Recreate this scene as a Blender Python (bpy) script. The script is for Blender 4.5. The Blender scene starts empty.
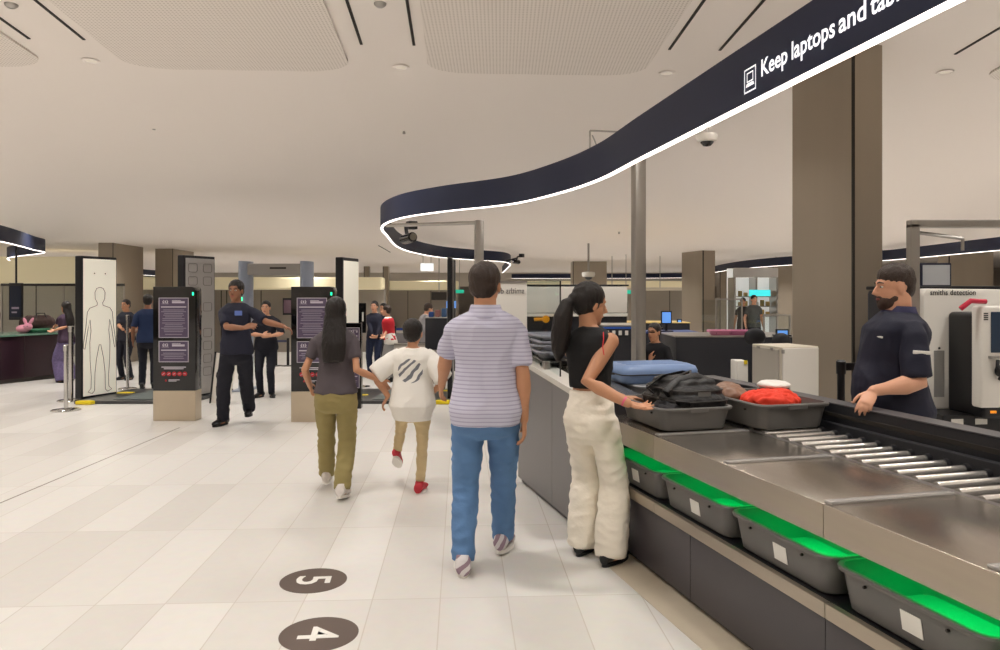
import bpy, bmesh, math, random
from mathutils import Vector, Matrix, noise
random.seed(7)
C = bpy.context.scene
COL = C.collection
PI = math.pi
F, CH, HY = 760.0, 1.63, 293.0           # focal length (px of 1000), camera height, horizon row

def at(px, d): return (px - 500.0) / F * d
def zz(py, d): return CH - (py - HY) / F * d

# ------------------------------------------------------------------ materials
def lin(c):
    return tuple(((v / 255.0) / 12.92 if v / 255.0 <= 0.04045 else (((v / 255.0) + 0.055) / 1.055) ** 2.4) for v in c)

MATS = {}
def mat(name, col, rough=0.5, metal=0.0, vary=0.0, vscale=6.0, bump=0.0, bscale=60.0, emit=0.0, alpha=1.0, trans=0.0,
        coat=0.0, ior=1.45, stretch=None):
    if name in MATS: return MATS[name]
    m = bpy.data.materials.new(name); m.use_nodes = True
    nt = m.node_tree; b = nt.nodes['Principled BSDF']
    c = lin(col) + (1.0,)
    b.inputs['Base Color'].default_value = c
    b.inputs['Roughness'].default_value = rough
    b.inputs['Metallic'].default_value = metal
    b.inputs['IOR'].default_value = ior
    if coat: b.inputs['Coat Weight'].default_value = coat
    if trans: b.inputs['Transmission Weight'].default_value = trans
    if alpha < 1: b.inputs['Alpha'].default_value = alpha
    if emit:
        b.inputs['Emission Color'].default_value = c; b.inputs['Emission Strength'].default_value = emit
    tc = nt.nodes.new('ShaderNodeTexCoord')
    src = tc.outputs['Object']
    if stretch:
        mp = nt.nodes.new('ShaderNodeMapping'); mp.inputs['Scale'].default_value = stretch
        nt.links.new(src, mp.inputs['Vector']); src = mp.outputs['Vector']
    if vary:
        n = nt.nodes.new('ShaderNodeTexNoise'); n.inputs['Scale'].default_value = vscale; n.inputs['Detail'].default_value = 4
        nt.links.new(src, n.inputs['Vector'])
        mx = nt.nodes.new('ShaderNodeMix'); mx.data_type = 'RGBA'
        mx.inputs[6].default_value = tuple(v * (1 - vary) for v in c[:3]) + (1,)
        mx.inputs[7].default_value = tuple(min(1, v * (1 + vary)) for v in c[:3]) + (1,)
        nt.links.new(n.outputs['Fac'], mx.inputs[0]); nt.links.new(mx.outputs[2], b.inputs['Base Color'])
    if bump:
        n = nt.nodes.new('ShaderNodeTexNoise'); n.inputs['Scale'].default_value = bscale; n.inputs['Detail'].default_value = 5
        nt.links.new(src, n.inputs['Vector'])
        bp = nt.nodes.new('ShaderNodeBump'); bp.inputs['Strength'].default_value = bump; bp.inputs['Distance'].default_value = 0.01
        nt.links.new(n.outputs['Fac'], bp.inputs['Height']); nt.links.new(bp.outputs['Normal'], b.inputs['Normal'])
    MATS[name] = m
    return m

def glass(name, col=(246, 250, 250), a=0.07):
    if name in MATS: return MATS[name]
    m = bpy.data.materials.new(name); m.use_nodes = True
    nt = m.node_tree; nt.nodes.clear()
    o = nt.nodes.new('ShaderNodeOutputMaterial'); mx = nt.nodes.new('ShaderNodeMixShader')
    t = nt.nodes.new('ShaderNodeBsdfTransparent'); g = nt.nodes.new('ShaderNodeBsdfGlossy')
    t.inputs[0].default_value = lin(col) + (1,); g.inputs['Roughness'].default_value = 0.03
    mx.inputs[0].default_value = a
    nt.links.new(t.outputs[0], mx.inputs[1]); nt.links.new(g.outputs[0], mx.inputs[2]); nt.links.new(mx.outputs[0], o.inputs[0])
    MATS[name] = m; return m

M = dict(
 ceil=mat('ceiling_paint', (240, 232, 225), 0.55),
 steel=mat('brushed_steel', (186, 178, 168), 0.22, 0.92, vary=0.10, vscale=5, bump=0.05, bscale=90, stretch=(8, 1, 8)),
 steel_side=mat('brushed_steel_fascia', (176, 165, 150), 0.36, 0.8, vary=0.06, vscale=3, bump=0.04, bscale=80, stretch=(1, 1, 10)),
 chrome=mat('polished_steel', (205, 203, 200), 0.14, 1.0),
 satin=mat('satin_steel', (172, 168, 162), 0.33, 0.9, vary=0.05, vscale=4),
 black=mat('black_coating', (22, 22, 25), 0.38, vary=0.15, vscale=5),
 blackgloss=mat('gloss_black', (12, 12, 14), 0.12, coat=0.3),
 rubber=mat('black_rubber', (26, 26, 30), 0.55, bump=0.1),
 anthra=mat('anthracite_laminate', (66, 62, 66), 0.32, vary=0.08, vscale=2),
 greypanel=mat('grey_laminate', (112, 109, 110), 0.35, vary=0.05, vscale=2),
 traygrey=mat('tray_plastic', (98, 96, 93), 0.42, vary=0.05, vscale=8, bump=0.05, bscale=200),
 sticker=mat('label_sticker', (225, 222, 214), 0.5),
 bronze=mat('column_cladding', (160, 148, 132), 0.32, 0.35, vary=0.06, vscale=1.2, stretch=(3, 3, .3)),
 joint=mat('dark_joint', (40, 35, 30), 0.7),
 white=mat('white_coating', (226, 222, 214), 0.35, vary=0.02, vscale=2),
 cream=mat('cream_panel', (214, 206, 188), 0.4, vary=0.03, vscale=2),
 skin=mat('skin_tan', (196, 142, 108), 0.5, vary=0.06, vscale=14, bump=0.03),
 skin2=mat('skin_fair', (214, 160, 130), 0.5, vary=0.06, vscale=14, bump=0.03),
 skin3=mat('skin_brown', (150, 104, 78), 0.5, vary=0.06, vscale=14, bump=0.03),
 hair=mat('hair_black', (28, 22, 20), 0.42, vary=0.3, vscale=30, bump=0.6, bscale=90, stretch=(4, 4, .6)),
 hairb=mat('hair_brown', (52, 38, 30), 0.5, vary=0.3, vscale=40, bump=0.6, bscale=120),
 navy=mat('navy_uniform', (25, 27, 46), 0.75, vary=0.12, vscale=9, bump=0.25, bscale=25),
 navytr=mat('navy_trouser', (20, 21, 33), 0.8, vary=0.12, vscale=9, bump=0.25, bscale=20),
 shoeblk=mat('black_leather', (18, 17, 18), 0.35),
 led=mat('led_white', (255, 244, 238), 0.5, emit=3.0),
 band=mat('ribbon_navy', (25, 33, 60), 0.6, vary=0.06, vscale=2),
 yellow=mat('safety_yellow', (232, 206, 30), 0.45),
 letter=mat('sign_lettering', (240, 240, 245), 0.5, emit=0.9),
 glass=glass('clear_glass'),
 darkbits=mat('machine_dark', (36, 37, 43), 0.45, vary=0.2, vscale=4),
 red=mat('red_fabric', (226, 62, 38), 0.75, vary=0.12, vscale=8, bump=0.3, bscale=20),
 screen=mat('lit_screen', (90, 140, 210), 0.3, emit=0.9),
 plastic=mat('clear_plastic_strip', (190, 187, 184), 0.15, alpha=0.45),
)

# ------------------------------------------------------------------ mesh builder
class MB:
    def __init__(s): s.v = []; s.f = []; s.m = []
    def add(s, vs, fs, mi=0):
        o = len(s.v); s.v += [tuple(v) for v in vs]
        for f in fs: s.f.append(tuple(i + o for i in f)); s.m.append(mi)
        return s
    def bm(s, bm, mi=0):
        bm.verts.ensure_lookup_table()
        for i, v in enumerate(bm.verts): v.index = i
        s.add([v.co[:] for v in bm.verts], [[v.index for v in f.verts] for f in bm.faces], mi); bm.free(); return s
    def box(s, x0, x1, y0, y1, z0, z1, bev=0.0, seg=2, mat=None, mi=0):
        bm = bmesh.new(); bmesh.ops.create_cube(bm, size=1)
        for v in bm.verts:
            v.co = Vector(((x0 + x1) / 2 + v.co.x * (x1 - x0), (y0 + y1) / 2 + v.co.y * (y1 - y0), (z0 + z1) / 2 + v.co.z * (z1 - z0)))
        if bev: bmesh.ops.bevel(bm, geom=bm.edges[:], offset=min(bev, .49 * min(abs(x1 - x0), abs(y1 - y0), abs(z1 - z0))), segments=seg, affect='EDGES', profile=0.5)
        if mat: bm.transform(mat)
        return s.bm(bm, mi)
    def prism(s, pts, a0, a1, axis='z', bev=0.0, mi=0, mat=None):
        """polygon pts in the plane normal to axis, extruded from a0 to a1"""
        bm = bmesh.new()
        def P(p, a): return {'z': (p[0], p[1], a), 'y': (p[0], a, p[1]), 'x': (a, p[0], p[1])}[axis]
        lo = [bm.verts.new(P(p, a0)) for p in pts]; hi = [bm.verts.new(P(p, a1)) for p in pts]
        n = len(pts)
        bm.faces.new(lo[::-1]); bm.faces.new(hi)
        for i in range(n): bm.faces.new((lo[i], lo[(i + 1) % n], hi[(i + 1) % n], hi[i]))
        bmesh.ops.recalc_face_normals(bm, faces=bm.faces[:])
        if bev: bmesh.ops.bevel(bm, geom=[e for e in bm.edges], offset=bev, segments=2, affect='EDGES', profile=0.5)
        if mat: bm.transform(mat)
        return s.bm(bm, mi)
    def tube(s, pts, r, seg=12, caps=True, mi=0, flat=1.0, up=None):
        """tube along points, r a number or a list; flat squeezes along the second frame axis"""
        pts = [Vector(p) for p in pts]; n = len(pts)
        rs = r if isinstance(r, (list, tuple)) else [r] * n
        rings = []; prev = None
        for i, p in enumerate(pts):
            t = (pts[min(i + 1, n - 1)] - pts[max(i - 1, 0)])
            if t.length < 1e-9: t = Vector((0, 0, 1))
            t.normalize()
            if prev is None:
                a = Vector(up) if up else (Vector((0, 0, 1)) if abs(t.z) < .9 else Vector((0, 1, 0)))
            else: a = prev
            a = (a - t * a.dot(t))
            if a.length < 1e-6: a = t.orthogonal()
            a.normalize(); b = t.cross(a); prev = a
            rr = rs[i]; ra, rb = rr if isinstance(rr, (list, tuple)) else (rr * flat, rr)
            rings.append([p + a * (math.sin(2 * PI * k / seg) * ra) + b * (math.cos(2 * PI * k / seg) * rb) for k in range(seg)])
        vs = [v for ring in rings for v in ring]; fs = []
        for i in range(n - 1):
            for k in range(seg):
                k2 = (k + 1) % seg
                fs.append((i * seg + k, i * seg + k2, (i + 1) * seg + k2, (i + 1) * seg + k))
        if caps:
            fs.append(tuple(range(seg - 1, -1, -1))); fs.append(tuple((n - 1) * seg + k for k in range(seg)))
        return s.add(vs, fs, mi)
    def loft(s, rings, mi=0):
        """closed solid through rings of equal vertex count"""
        n = len(rings); k = len(rings[0]); vs = [v for r in rings for v in r]; fs = []
        for i in range(n - 1):
            for j in range(k):
                j2 = (j + 1) % k; fs.append((i * k + j, i * k + j2, (i + 1) * k + j2, (i + 1) * k + j))
        fs.append(tuple(range(k - 1, -1, -1))); fs.append(tuple((n - 1) * k + j for j in range(k)))
        return s.add(vs, fs, mi)
    def lathe(s, prof, seg=24, c=(0, 0, 0), mi=0):
        vs = []; fs = []; n = len(prof)
        for r, z in prof:
            for k in range(seg):
                a = 2 * PI * k / seg; vs.append((c[0] + r * math.cos(a), c[1] + r * math.sin(a), c[2] + z))
        for i in range(n - 1):
            for k in range(seg):
                k2 = (k + 1) % seg; fs.append((i * seg + k, i * seg + k2, (i + 1) * seg + k2, (i + 1) * seg + k))
        fs.append(tuple(range(seg - 1, -1, -1))); fs.append(tuple((n - 1) * seg + k for k in range(seg)))
        return s.add(vs, fs, mi)
    def ball(s, c, r, seg=16, mi=0, mat=None):
        bm = bmesh.new(); bmesh.ops.create_uvsphere(bm, u_segments=seg, v_segments=max(6, seg // 2 + 2), radius=1)
        rx, ry, rz = r if isinstance(r, (list, tuple)) else (r, r, r)
        for v in bm.verts: v.co = Vector((v.co.x * rx, v.co.y * ry, v.co.z * rz))
        if mat: bm.transform(mat)
        for v in bm.verts: v.co += Vector(c)
        return s.bm(bm, mi)
    def build(s, name, m=None, parent=None, smooth=None, loc=None, rotz=0.0):
        me = bpy.data.meshes.new(name)
        me.from_pydata(s.v, [], s.f); 
        ms = m if isinstance(m, (list, tuple)) else [m]
        for x in ms:
            if x: me.materials.append(x)
        for p, i in zip(me.polygons, s.m): p.material_index = min(i, len(ms) - 1)
        bm = bmesh.new(); bm.from_mesh(me); bmesh.ops.recalc_face_normals(bm, faces=bm.faces[:]); bm.to_mesh(me); bm.free()
        if smooth is not None: shade(me, smooth)
        me.update()
        o = bpy.data.objects.new(name, me); COL.objects.link(o)
        if parent: o.parent = parent
        if loc is not None: o.location = loc
        if rotz: o.rotation_euler.z = rotz
        return o

def shade(me, ang=40):
    for p in me.polygons: p.use_smooth = True
    try: me.set_sharp_from_angle(angle=math.radians(ang))
    except Exception: pass

def tag(o, label=None, cat=None, group=None, kind=None):
    if label: o['label'] = label
    if cat: o['category'] = cat
    if group: o['group'] = group
    if kind: o['kind'] = kind
    return o
def empty(name, loc, rotz=0.0, label=None, cat=None, group=None):
    o = bpy.data.objects.new(name, None); COL.objects.link(o); o.location = loc; o.rotation_euler.z = rotz
    o.empty_display_size = .1
    return tag(o, label, cat, group)
def dup(root, loc, rotz=None, label=None, group=None, scale=None):
    r = root.copy(); COL.objects.link(r); r.location = loc
    if rotz is not None: r.rotation_euler.z = rotz
    if label: r['label'] = label
    if group: r['group'] = group
    if scale: r.scale = scale
    for ch in list(root.children):
        c = ch.copy(); COL.objects.link(c); c.parent = r
        for g in list(ch.children):
            d = g.copy(); COL.objects.link(d); d.parent = c
    return r
def struct(name, mb, m, smooth=None, loc=None, rotz=0, parent=None):
    o = mb.build(name, m, parent, smooth, loc, rotz)
    if not parent: o['kind'] = 'structure'
    return o

TMP = bpy.data.scenes.new('tmp_eval')
def evaluated_mesh(o):
    TMP.collection.objects.link(o)
    vl = TMP.view_layers[0]; vl.update(); dg = vl.depsgraph; dg.update()
    me = bpy.data.meshes.new_from_object(o.evaluated_get(dg))
    TMP.collection.objects.unlink(o)
    return me
def text_geo(body, size, bold=0.0, ext=0.0, res=3, sx=1.0):
    """verts/faces of flat text in the XY plane, left-aligned on the baseline"""
    cu = bpy.data.curves.new('txt', 'FONT'); cu.body = body; cu.size = size; cu.offset = bold; cu.extrude = ext; cu.resolution_u = res
    o = bpy.data.objects.new('txt', cu)
    me = evaluated_mesh(o)
    vs = [Vector((v.co.x * sx, v.co.y, v.co.z)) for v in me.vertices]; fs = [tuple(p.vertices) for p in me.polygons]
    bpy.data.objects.remove(o); bpy.data.curves.remove(cu); bpy.data.meshes.remove(me)
    return vs, fs

TH = math.radians(14.87)                 # heading of the screening lane
OX, OY = 1.10, 3.47
def L(t, s, z=0.0):                      # lane coordinates: t across, s along
    return Vector((OX + math.cos(TH) * t - math.sin(TH) * s, OY + math.sin(TH) * t + math.cos(TH) * s, z))
GY = math.radians(2.94)                  # heading of the floor and ceiling grid
# ------------------------------------------------------------------ room shell
def floor_mat():
    m = bpy.data.materials.new('floor_tiles'); m.use_nodes = True; nt = m.node_tree; b = nt.nodes['Principled BSDF']
    tc = nt.nodes.new('ShaderNodeTexCoord'); mp = nt.nodes.new('ShaderNodeMapping')
    mp.inputs['Rotation'].default_value = (0, 0, -GY + PI / 2); mp.inputs['Location'].default_value = (0.29, 0.11, 0)
    nt.links.new(tc.outputs['Object'], mp.inputs['Vector'])
    br = nt.nodes.new('ShaderNodeTexBrick'); br.offset = 0.0; br.inputs['Scale'].default_value = 1.0
    br.inputs['Brick Width'].default_value = 1.26; br.inputs['Row Height'].default_value = 0.36
    br.inputs['Mortar Size'].default_value = 0.0035; br.inputs['Mortar Smooth'].default_value = 0.3; br.inputs['Bias'].default_value = 0.0
    br.inputs['Color1'].default_value = lin((226, 223, 218)) + (1,); br.inputs['Color2'].default_value = lin((212, 208, 202)) + (1,)
    br.inputs['Mortar'].default_value = lin((198, 190, 180)) + (1,)
    nt.links.new(mp.outputs[0], br.inputs['Vector'])
    n = nt.nodes.new('ShaderNodeTexNoise'); n.inputs['Scale'].default_value = 14; n.inputs['Detail'].default_value = 6
    nt.links.new(tc.outputs['Object'], n.inputs['Vector'])
    mx = nt.nodes.new('ShaderNodeMix'); mx.data_type = 'RGBA'; mx.blend_type = 'MULTIPLY'; mx.inputs[0].default_value = 0.10
    nt.links.new(br.outputs['Color'], mx.inputs[6]); nt.links.new(n.outputs['Color'], mx.inputs[7]); nt.links.new(mx.outputs[2], b.inputs['Base Color'])
    b.inputs['Roughness'].default_value = 0.32; b.inputs['Specular IOR Level'].default_value = 0.45
    return m
struct('floor', MB().box(-24, 22, -7, 58, -0.2, 0), floor_mat())

def zc(b):                                # ceiling height along the hall: gentle fall, a sweep down, then level
    if b < 7.6: return 3.99 + 0.068 * (7.6 - b)
    if b > 17.5: return 2.75
    u = (b - 7.6) / 9.9
    h0, h1, m0, m1 = 3.99, 2.75, -0.068 * 9.9, -0.02 * 9.9
    return (2*u**3-3*u**2+1)*h0 + (u**3-2*u**2+u)*m0 + (-2*u**3+3*u**2)*h1 + (u**3-u**2)*m1
GA = Vector((math.cos(GY), math.sin(GY), 0)); GB = Vector((-math.sin(GY), math.cos(GY), 0))
def cp(a, b, dz=0.0):                     # a point of the ceiling
    p = GA * a + GB * b; return Vector((p.x, p.y, zc(b) + dz))
def ceil_sheet(a0, a1, bs, dz0, dz1):
    mb = MB(); n = len(bs)
    vs = []
    for b in bs: vs += [cp(a0, b, dz0), cp(a1, b, dz0), cp(a1, b, dz1), cp(a0, b, dz1)]
    fs = []
    for i in range(n - 1):
        for k in range(4): fs.append((i*4+k, i*4+(k+1) % 4, (i+1)*4+(k+1) % 4, (i+1)*4+k))
    fs += [(0, 3, 2, 1), tuple((n-1)*4 + k for k in range(4))]
    return mb.add(vs, fs)
bs = [-9, -5, -2] + [i * 0.4 for i in range(0, 47)] + [20, 25, 32, 40, 50, 60]
struct('ceiling', ceil_sheet(-26, 25, bs, 0, 0.15), M['ceil'], smooth=30)

# shallow perforated ceiling panels with rounded far corners
def perf_mat():
    m = bpy.data.materials.new('perforated_ceiling'); m.use_nodes = True; nt = m.node_tree; b = nt.nodes['Principled BSDF']
    tc = nt.nodes.new('ShaderNodeTexCoord'); v = nt.nodes.new('ShaderNodeTexVoronoi'); v.inputs['Scale'].default_value = 30
    v.inputs['Randomness'].default_value = 0.0; v.voronoi_dimensions = '2D'
    nt.links.new(tc.outputs['Object'], v.inputs['Vector'])
    r = nt.nodes.new('ShaderNodeValToRGB'); r.color_ramp.elements[0].position = 0.2; r.color_ramp.elements[1].position = 0.3
    r.color_ramp.elements[0].color = lin((196, 186, 176)) + (1,); r.color_ramp.elements[1].color = lin((234, 226, 218)) + (1,)
    nt.links.new(v.outputs['Distance'], r.inputs[0]); nt.links.new(r.outputs[0], b.inputs['Base Color']); b.inputs['Roughness'].default_value = 0.6
    return m
PM = perf_mat()
n_ = 0
for a0 in (-6.45, -3.40, -0.34, 5.6):
    a1 = a0 + 2.26; b0, b1, r = 1.0, 8.0, 0.45
    pts = [(a0, b0), (a1, b0)] + [(a1 - r + r * math.cos(t), b1 - r * .6 + r * .6 * math.sin(t)) for t in [i * PI / 16 for i in range(0, 9)]] \
        + [(a0 + r - r * math.sin(t), b1 - r * .6 + r * .6 * math.cos(t)) for t in [i * PI / 16 for i in range(0, 9)]]
    mb = MB(); lo = [cp(a, b, -0.022) for a, b in pts]; hi = [cp(a, b, 0.0) for a, b in pts]; k = len(pts)
    mb.add(lo + hi, [tuple(range(k - 1, -1, -1))] + [(i, (i + 1) % k, k + (i + 1) % k, k + i) for i in range(k)])
    struct('trim_%d' % (n_ + 1), mb, PM); n_ += 1

# black slot diffusers in pairs
slot = 0
side_words = {-7.55: 'far left', -4.55: 'left', -1.55: 'middle left', 1.45: 'middle right', 4.45: 'right'}
for a0 in (-3.78, -.70, 2.28, 5.16):
    for k, da in enumerate((-0.25, 0.25)):
        a = a0 + da
        o = ceil_sheet(a - .013, a + .013, [1.2 + i * .5 for i in range(13)] + [7.32], -0.008, 0.0).build('slot_diffuser', M['joint'])
        tag(o, '%s black ceiling slot of the %s pair in the cream ceiling' % (['left-hand', 'right-hand'][k],
            {-3.78: 'leftmost', -.70: 'second', 2.28: 'third', 5.16: 'rightmost'}[a0]), 'ceiling vent', 'black slots in the ceiling')
o = ceil_sheet(-1.95, -1.925, [18, 19.5, 21], -.006, 0).build('slot_diffuser', M['joint']); tag(o, 'short far ceiling slot left of the hanging white exit box', 'ceiling vent', 'far ceiling slots')
o = ceil_sheet(-1.2, -1.175, [18, 19.5, 21], -.006, 0).build('slot_diffuser', M['joint']); tag(o, 'short far ceiling slot right of the hanging white exit box', 'ceiling vent', 'far ceiling slots')

# walls
W = mat('wall_panels', (150, 142, 132), 0.5, vary=0.05, vscale=1)
WL = mat('wall_light', (190, 182, 170), 0.55, vary=0.03, vscale=1)
struct('wall_back', MB().box(-24, 22, 57, 57.3, 0, 4), W)
struct('wall_left', MB().box(-24.3, -24, -7, 57, 0, 5.2), W)
struct('wall_right', MB().box(22, 22.3, -7, 57, 0, 5.2), W)
struct('wall_rear', MB().box(-24, 22, -7.3, -7, 0, 5.4), WL)

# bulkheads, cove light wash put in as emission; grey wall panels below them
BH = mat('bulkhead_cove_wash', (226, 214, 178), 0.5, emit=0.2)
def wall_seg(n, x0, x1, d, zlo, zhi, joints=(), W=W):
    r = struct('wall_segment_%d' % n, MB().box(x0, x1, d, d + .25, 0, zlo), W, loc=(0, 0, 0))
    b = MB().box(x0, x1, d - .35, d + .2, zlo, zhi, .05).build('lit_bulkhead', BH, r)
    j = MB()
    for x in joints: j.box(x - .012, x + .012, d - .006, d, 0.02, zlo - .02)
    if joints: j.build('panel_joints', M['joint'], r)
    return r
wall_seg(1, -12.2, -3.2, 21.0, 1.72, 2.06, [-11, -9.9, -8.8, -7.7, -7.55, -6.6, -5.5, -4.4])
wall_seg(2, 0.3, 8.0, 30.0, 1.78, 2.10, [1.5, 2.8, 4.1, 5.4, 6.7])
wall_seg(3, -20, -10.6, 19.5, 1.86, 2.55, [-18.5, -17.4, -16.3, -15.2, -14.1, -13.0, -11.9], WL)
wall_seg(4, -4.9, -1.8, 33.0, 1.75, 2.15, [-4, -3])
struct('trim_8', MB().box(-20, 22, 42, 42.3, 2.0, 2.75), WL)

# floor strips: plinth margin along the bench and the thin expansion joint
mb = MB(); mb.add([L(-.17, -4, .002), L(0.05, -4, .002), L(.05, 1.55, .002), L(-.17, 1.55, .002), L(-.17, -4, -.01), L(0.05, -4, -.01), L(.05, 1.55, -.01), L(-.17, 1.55, -.01)],
    [(0, 1, 2, 3), (7, 6, 5, 4), (0, 4, 5, 1), (1, 5, 6, 2), (2, 6, 7, 3), (3, 7, 4, 0)])
struct('trim_9', mb, mat('stone_margin', (196, 184, 164), 0.4, vary=0.05, vscale=10))
struct('trim_10', MB().box(-3.885, -3.872, 1, 9.2, -.005, .0015), mat('floor_joint', (140, 130, 120), .6))

# columns: slim bronze blades with a dark joint at the corner
def column(x, y, w, dpt, rot, top, name='column', side=-1):
    r = struct(name, MB().box(0, w, 0, dpt, 0, top, .012), M['bronze'], loc=(x, y, 0), rotz=rot)
    xs = 0 if side < 0 else w
    j = MB().box(xs - .006, xs + .018 * (1 if side < 0 else -1) , -.006, .014, 0.01, top - .01); j.build('joint_strip', M['joint'], r)
    return r
column(at(853, 7.25), 7.25, .34, .93, TH, 4.3)
column(at(703, 20), 20, .36, 1.15, TH, 2.9)
column(at(98, 17), 17, .34, 1.6, GY, 2.9, side=1)
column(at(155, 19.2), 19.2, .45, 1.5, GY, 2.9, side=1)
column(at(573, 27), 27, 1.2, .9, 0, 2.9)
column(at(949, 19.6), 19.6, 1.15, .5, 0, 2.9)
column(at(364, 32), 32, .2, .4, 0, 2.9)
column(at(383, 32), 32, .22, .4, 0, 2.9)
column(at(720, 31), 31, 1.1, .5, 0, 2.9)
column(at(773, 26), 26, 1.2, .5, 0, 2.9)

# ------------------------------------------------------------------ ribbon signs
def catmull(P, n=8):
    P = [Vector(p) for p in P]; Q = [2 * P[0] - P[1]] + P + [2 * P[-1] - P[-2]]; out = []
    for i in range(1, len(Q) - 2):
        for k in range(n):
            t = k / n; a, b, c, d = Q[i-1], Q[i], Q[i+1], Q[i+2]
            out.append(0.5 * ((2*b) + (c - a)*t + (2*a - 5*b + 4*c - d)*t*t + (3*b - a - 3*c + d)*t**3))
    out.append(Q[-2]); return out
ZB, HR = 2.42, 0.245
def ribbon(path, z0, hr, thick, mb):
    """upright band along a plan path, offset to both sides"""
    n = len(path); vs = []
    for i, p in enumerate(path):
        t = (path[min(i+1, n-1)] - path[max(i-1, 0)]); t.z = 0; t.normalize(); q = Vector((-t.y, t.x, 0)) * thick / 2
        for s, z in ((-1, z0), (1, z0), (1, z0 + hr), (-1, z0 + hr)):
            vs.append((p.x + s * q.x, p.y + s * q.y, z))
    fs = []
    for i in range(n - 1):
        for k in range(4): fs.append((i*4+k, i*4+(k+1) % 4, (i+1)*4+(k+1) % 4, (i+1)*4+k))
    fs += [(0, 3, 2, 1), tuple((n-1)*4+k for k in range(4))]
    return mb.add(vs, fs)
def ribbon_sign(pts, label, n=8):
    path = catmull([(x, y, 0) for x, y in pts], n)
    r = empty('ribbon_sign', (0, 0, 0), 0, label, 'overhead sign', 'dark ribbon signs with light strips')
    ribbon(path, ZB + .008, HR, .034, MB()).build('sign_band', M['band'], r, smooth=50)
    ribbon(path, ZB - .001, .009, .028, MB()).build('light_strip', M['led'], r, smooth=50)
    return r, path
near = [(1.0 + .1655 * q, 3.48 - .986 * q) for q in (3.4, 2.6, 1.9, 1.3, .8, .4, 0)] + [(.83, 4.51), (.70, 5.31), (.476, 6.03), (.09, 6.80), (-.56, 7.42),
        (-1.07, 8.1), (-1.42, 9.15), (-1.58, 10.7), (-1.76, 13.0), (-1.70, 14.9), (-1.34, 16.9), (-.6, 18.3), (.05, 19.3), (.28, 21.0), (.24, 24), (.1, 30)]
rs, npath = ribbon_sign(near, 'near dark ribbon sign with white lettering sweeping over the tray bench')
ribbon_sign([(9.6, 8), (9.4, 11), (9.3, 14.2), (9.43, 17.7), (9.3, 18.9), (8.3, 21.4), (7.9, 24.5), (8.2, 28.6), (9.4, 37), (9.0, 40), (5.0, 41.2), (.63, 41.4)],
            'far dark ribbon sign curving behind the bronze columns on the right')
ribbon_sign([(-7.3, 8.5), (-7.45, 10), (-7.65, 11.5), (-8.1, 12.8), (-8.55, 13.9), (-9.0, 15.0), (-10.3, 16.3), (-11.2, 17.3), (-12.0, 18.6)],
            'far dark ribbon sign looping above the dark counter on the left')
# the last stretch on the left continues beyond the scanners
ribbon_sign([(-13.2, 28), (-14.8, 30), (-15.8, 34), (-16, 40)], 'short far stretch of ribbon sign seen between two left columns')
# lettering on the camera side of the near ribbon
u = Vector((.1655, -.986, 0)).normalized(); nrm = Vector((-.986, -.1655, 0)).normalized()
base = Vector((1.0, 3.48, 0)) + nrm * 0.0185
def on_sign(vs, q0, z0): return [base + u * (q0 + v.x) + Vector((0, 0, z0 + v.y)) + nrm * (0.002 + v.z) for v in vs]
def fit(body, size, q0, q1, z0, mb):
    vs, fs = text_geo(body, size, bold=size * .016)
    w = max(v.x for v in vs); k = (q1 - q0) / w
    mb.add(on_sign([Vector((v.x * k, v.y, v.z)) for v in vs], q0, z0), fs)
mb = MB(); S_ = .096; ZT = ZB + .080
for wd, qa, qb in (('Keep', .421, .622), ('laptops', .647, .920), ('and', .940, 1.085), ('tablets', 1.107, 1.35)):
    mb = MB(); fit(wd, S_, qa, qb, ZT, mb); mb.build('lettering', M['letter'], rs)
def frame2d(x0, x1, y0, y1, w, mb):
    for a, b, c, d in ((x0, x1, y0, y0 + w), (x0, x1, y1 - w, y1), (x0, x0 + w, y0 + w, y1 - w), (x1 - w, x1, y0 + w, y1 - w)):
        mb.add(on_sign([Vector((a, c, 0)), Vector((b, c, 0)), Vector((b, d, 0)), Vector((a, d, 0))], 0, 0), [(0, 1, 2, 3)])
mb = MB(); zi = ZB + .044; q0 = .285
frame2d(q0, q0 + .098, zi, zi + .100, .006, mb)
frame2d(q0 + .022, q0 + .076, zi + .042, zi + .082, .005, mb)
mb.add(on_sign([Vector((q0 + .014, zi + .024, 0)), Vector((q0 + .084, zi + .024, 0)), Vector((q0 + .076, zi + .038, 0)), Vector((q0 + .022, zi + .038, 0))], 0, 0), [(0, 1, 2, 3)])
mb.build('laptop_icon', M['letter'], rs)

# poles that carry the ribbon
def pole(x, y, w, top, label, arm=None):
    r = empty('support_pole', (x, y, 0), TH, label, 'pole')
    MB().box(-w/2, w/2, -w/2, w/2, 0, top, .012).build('post', M['satin'], r, smooth=40)
    MB().box(-w*.9, w*.9, -w*.9, w*.9, 0, .015, .004).build('base_plate', M['satin'], r)
    if arm:
        v = Vector((arm[0] - x, arm[1] - y, 0)); v.rotate(Matrix.Rotation(-TH, 3, 'Z'))
        MB().tube([(0, 0, top - .03), (v.x, v.y, arm[2])], [(.022, .022)] * 2, 4).build('arm', M['satin'], r)
    return r
pole(at(638.5, 6.83), 6.83, .105, 2.98, 'tall bright steel pole rising behind the tray bench to the ribbon sign')
pole(at(479, 9.3), 9.3, .10, 2.52, 'slim grey steel pole above the walking man, with an arm to the ribbon sign', (-1.40, 9.35, 2.46))
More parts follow.
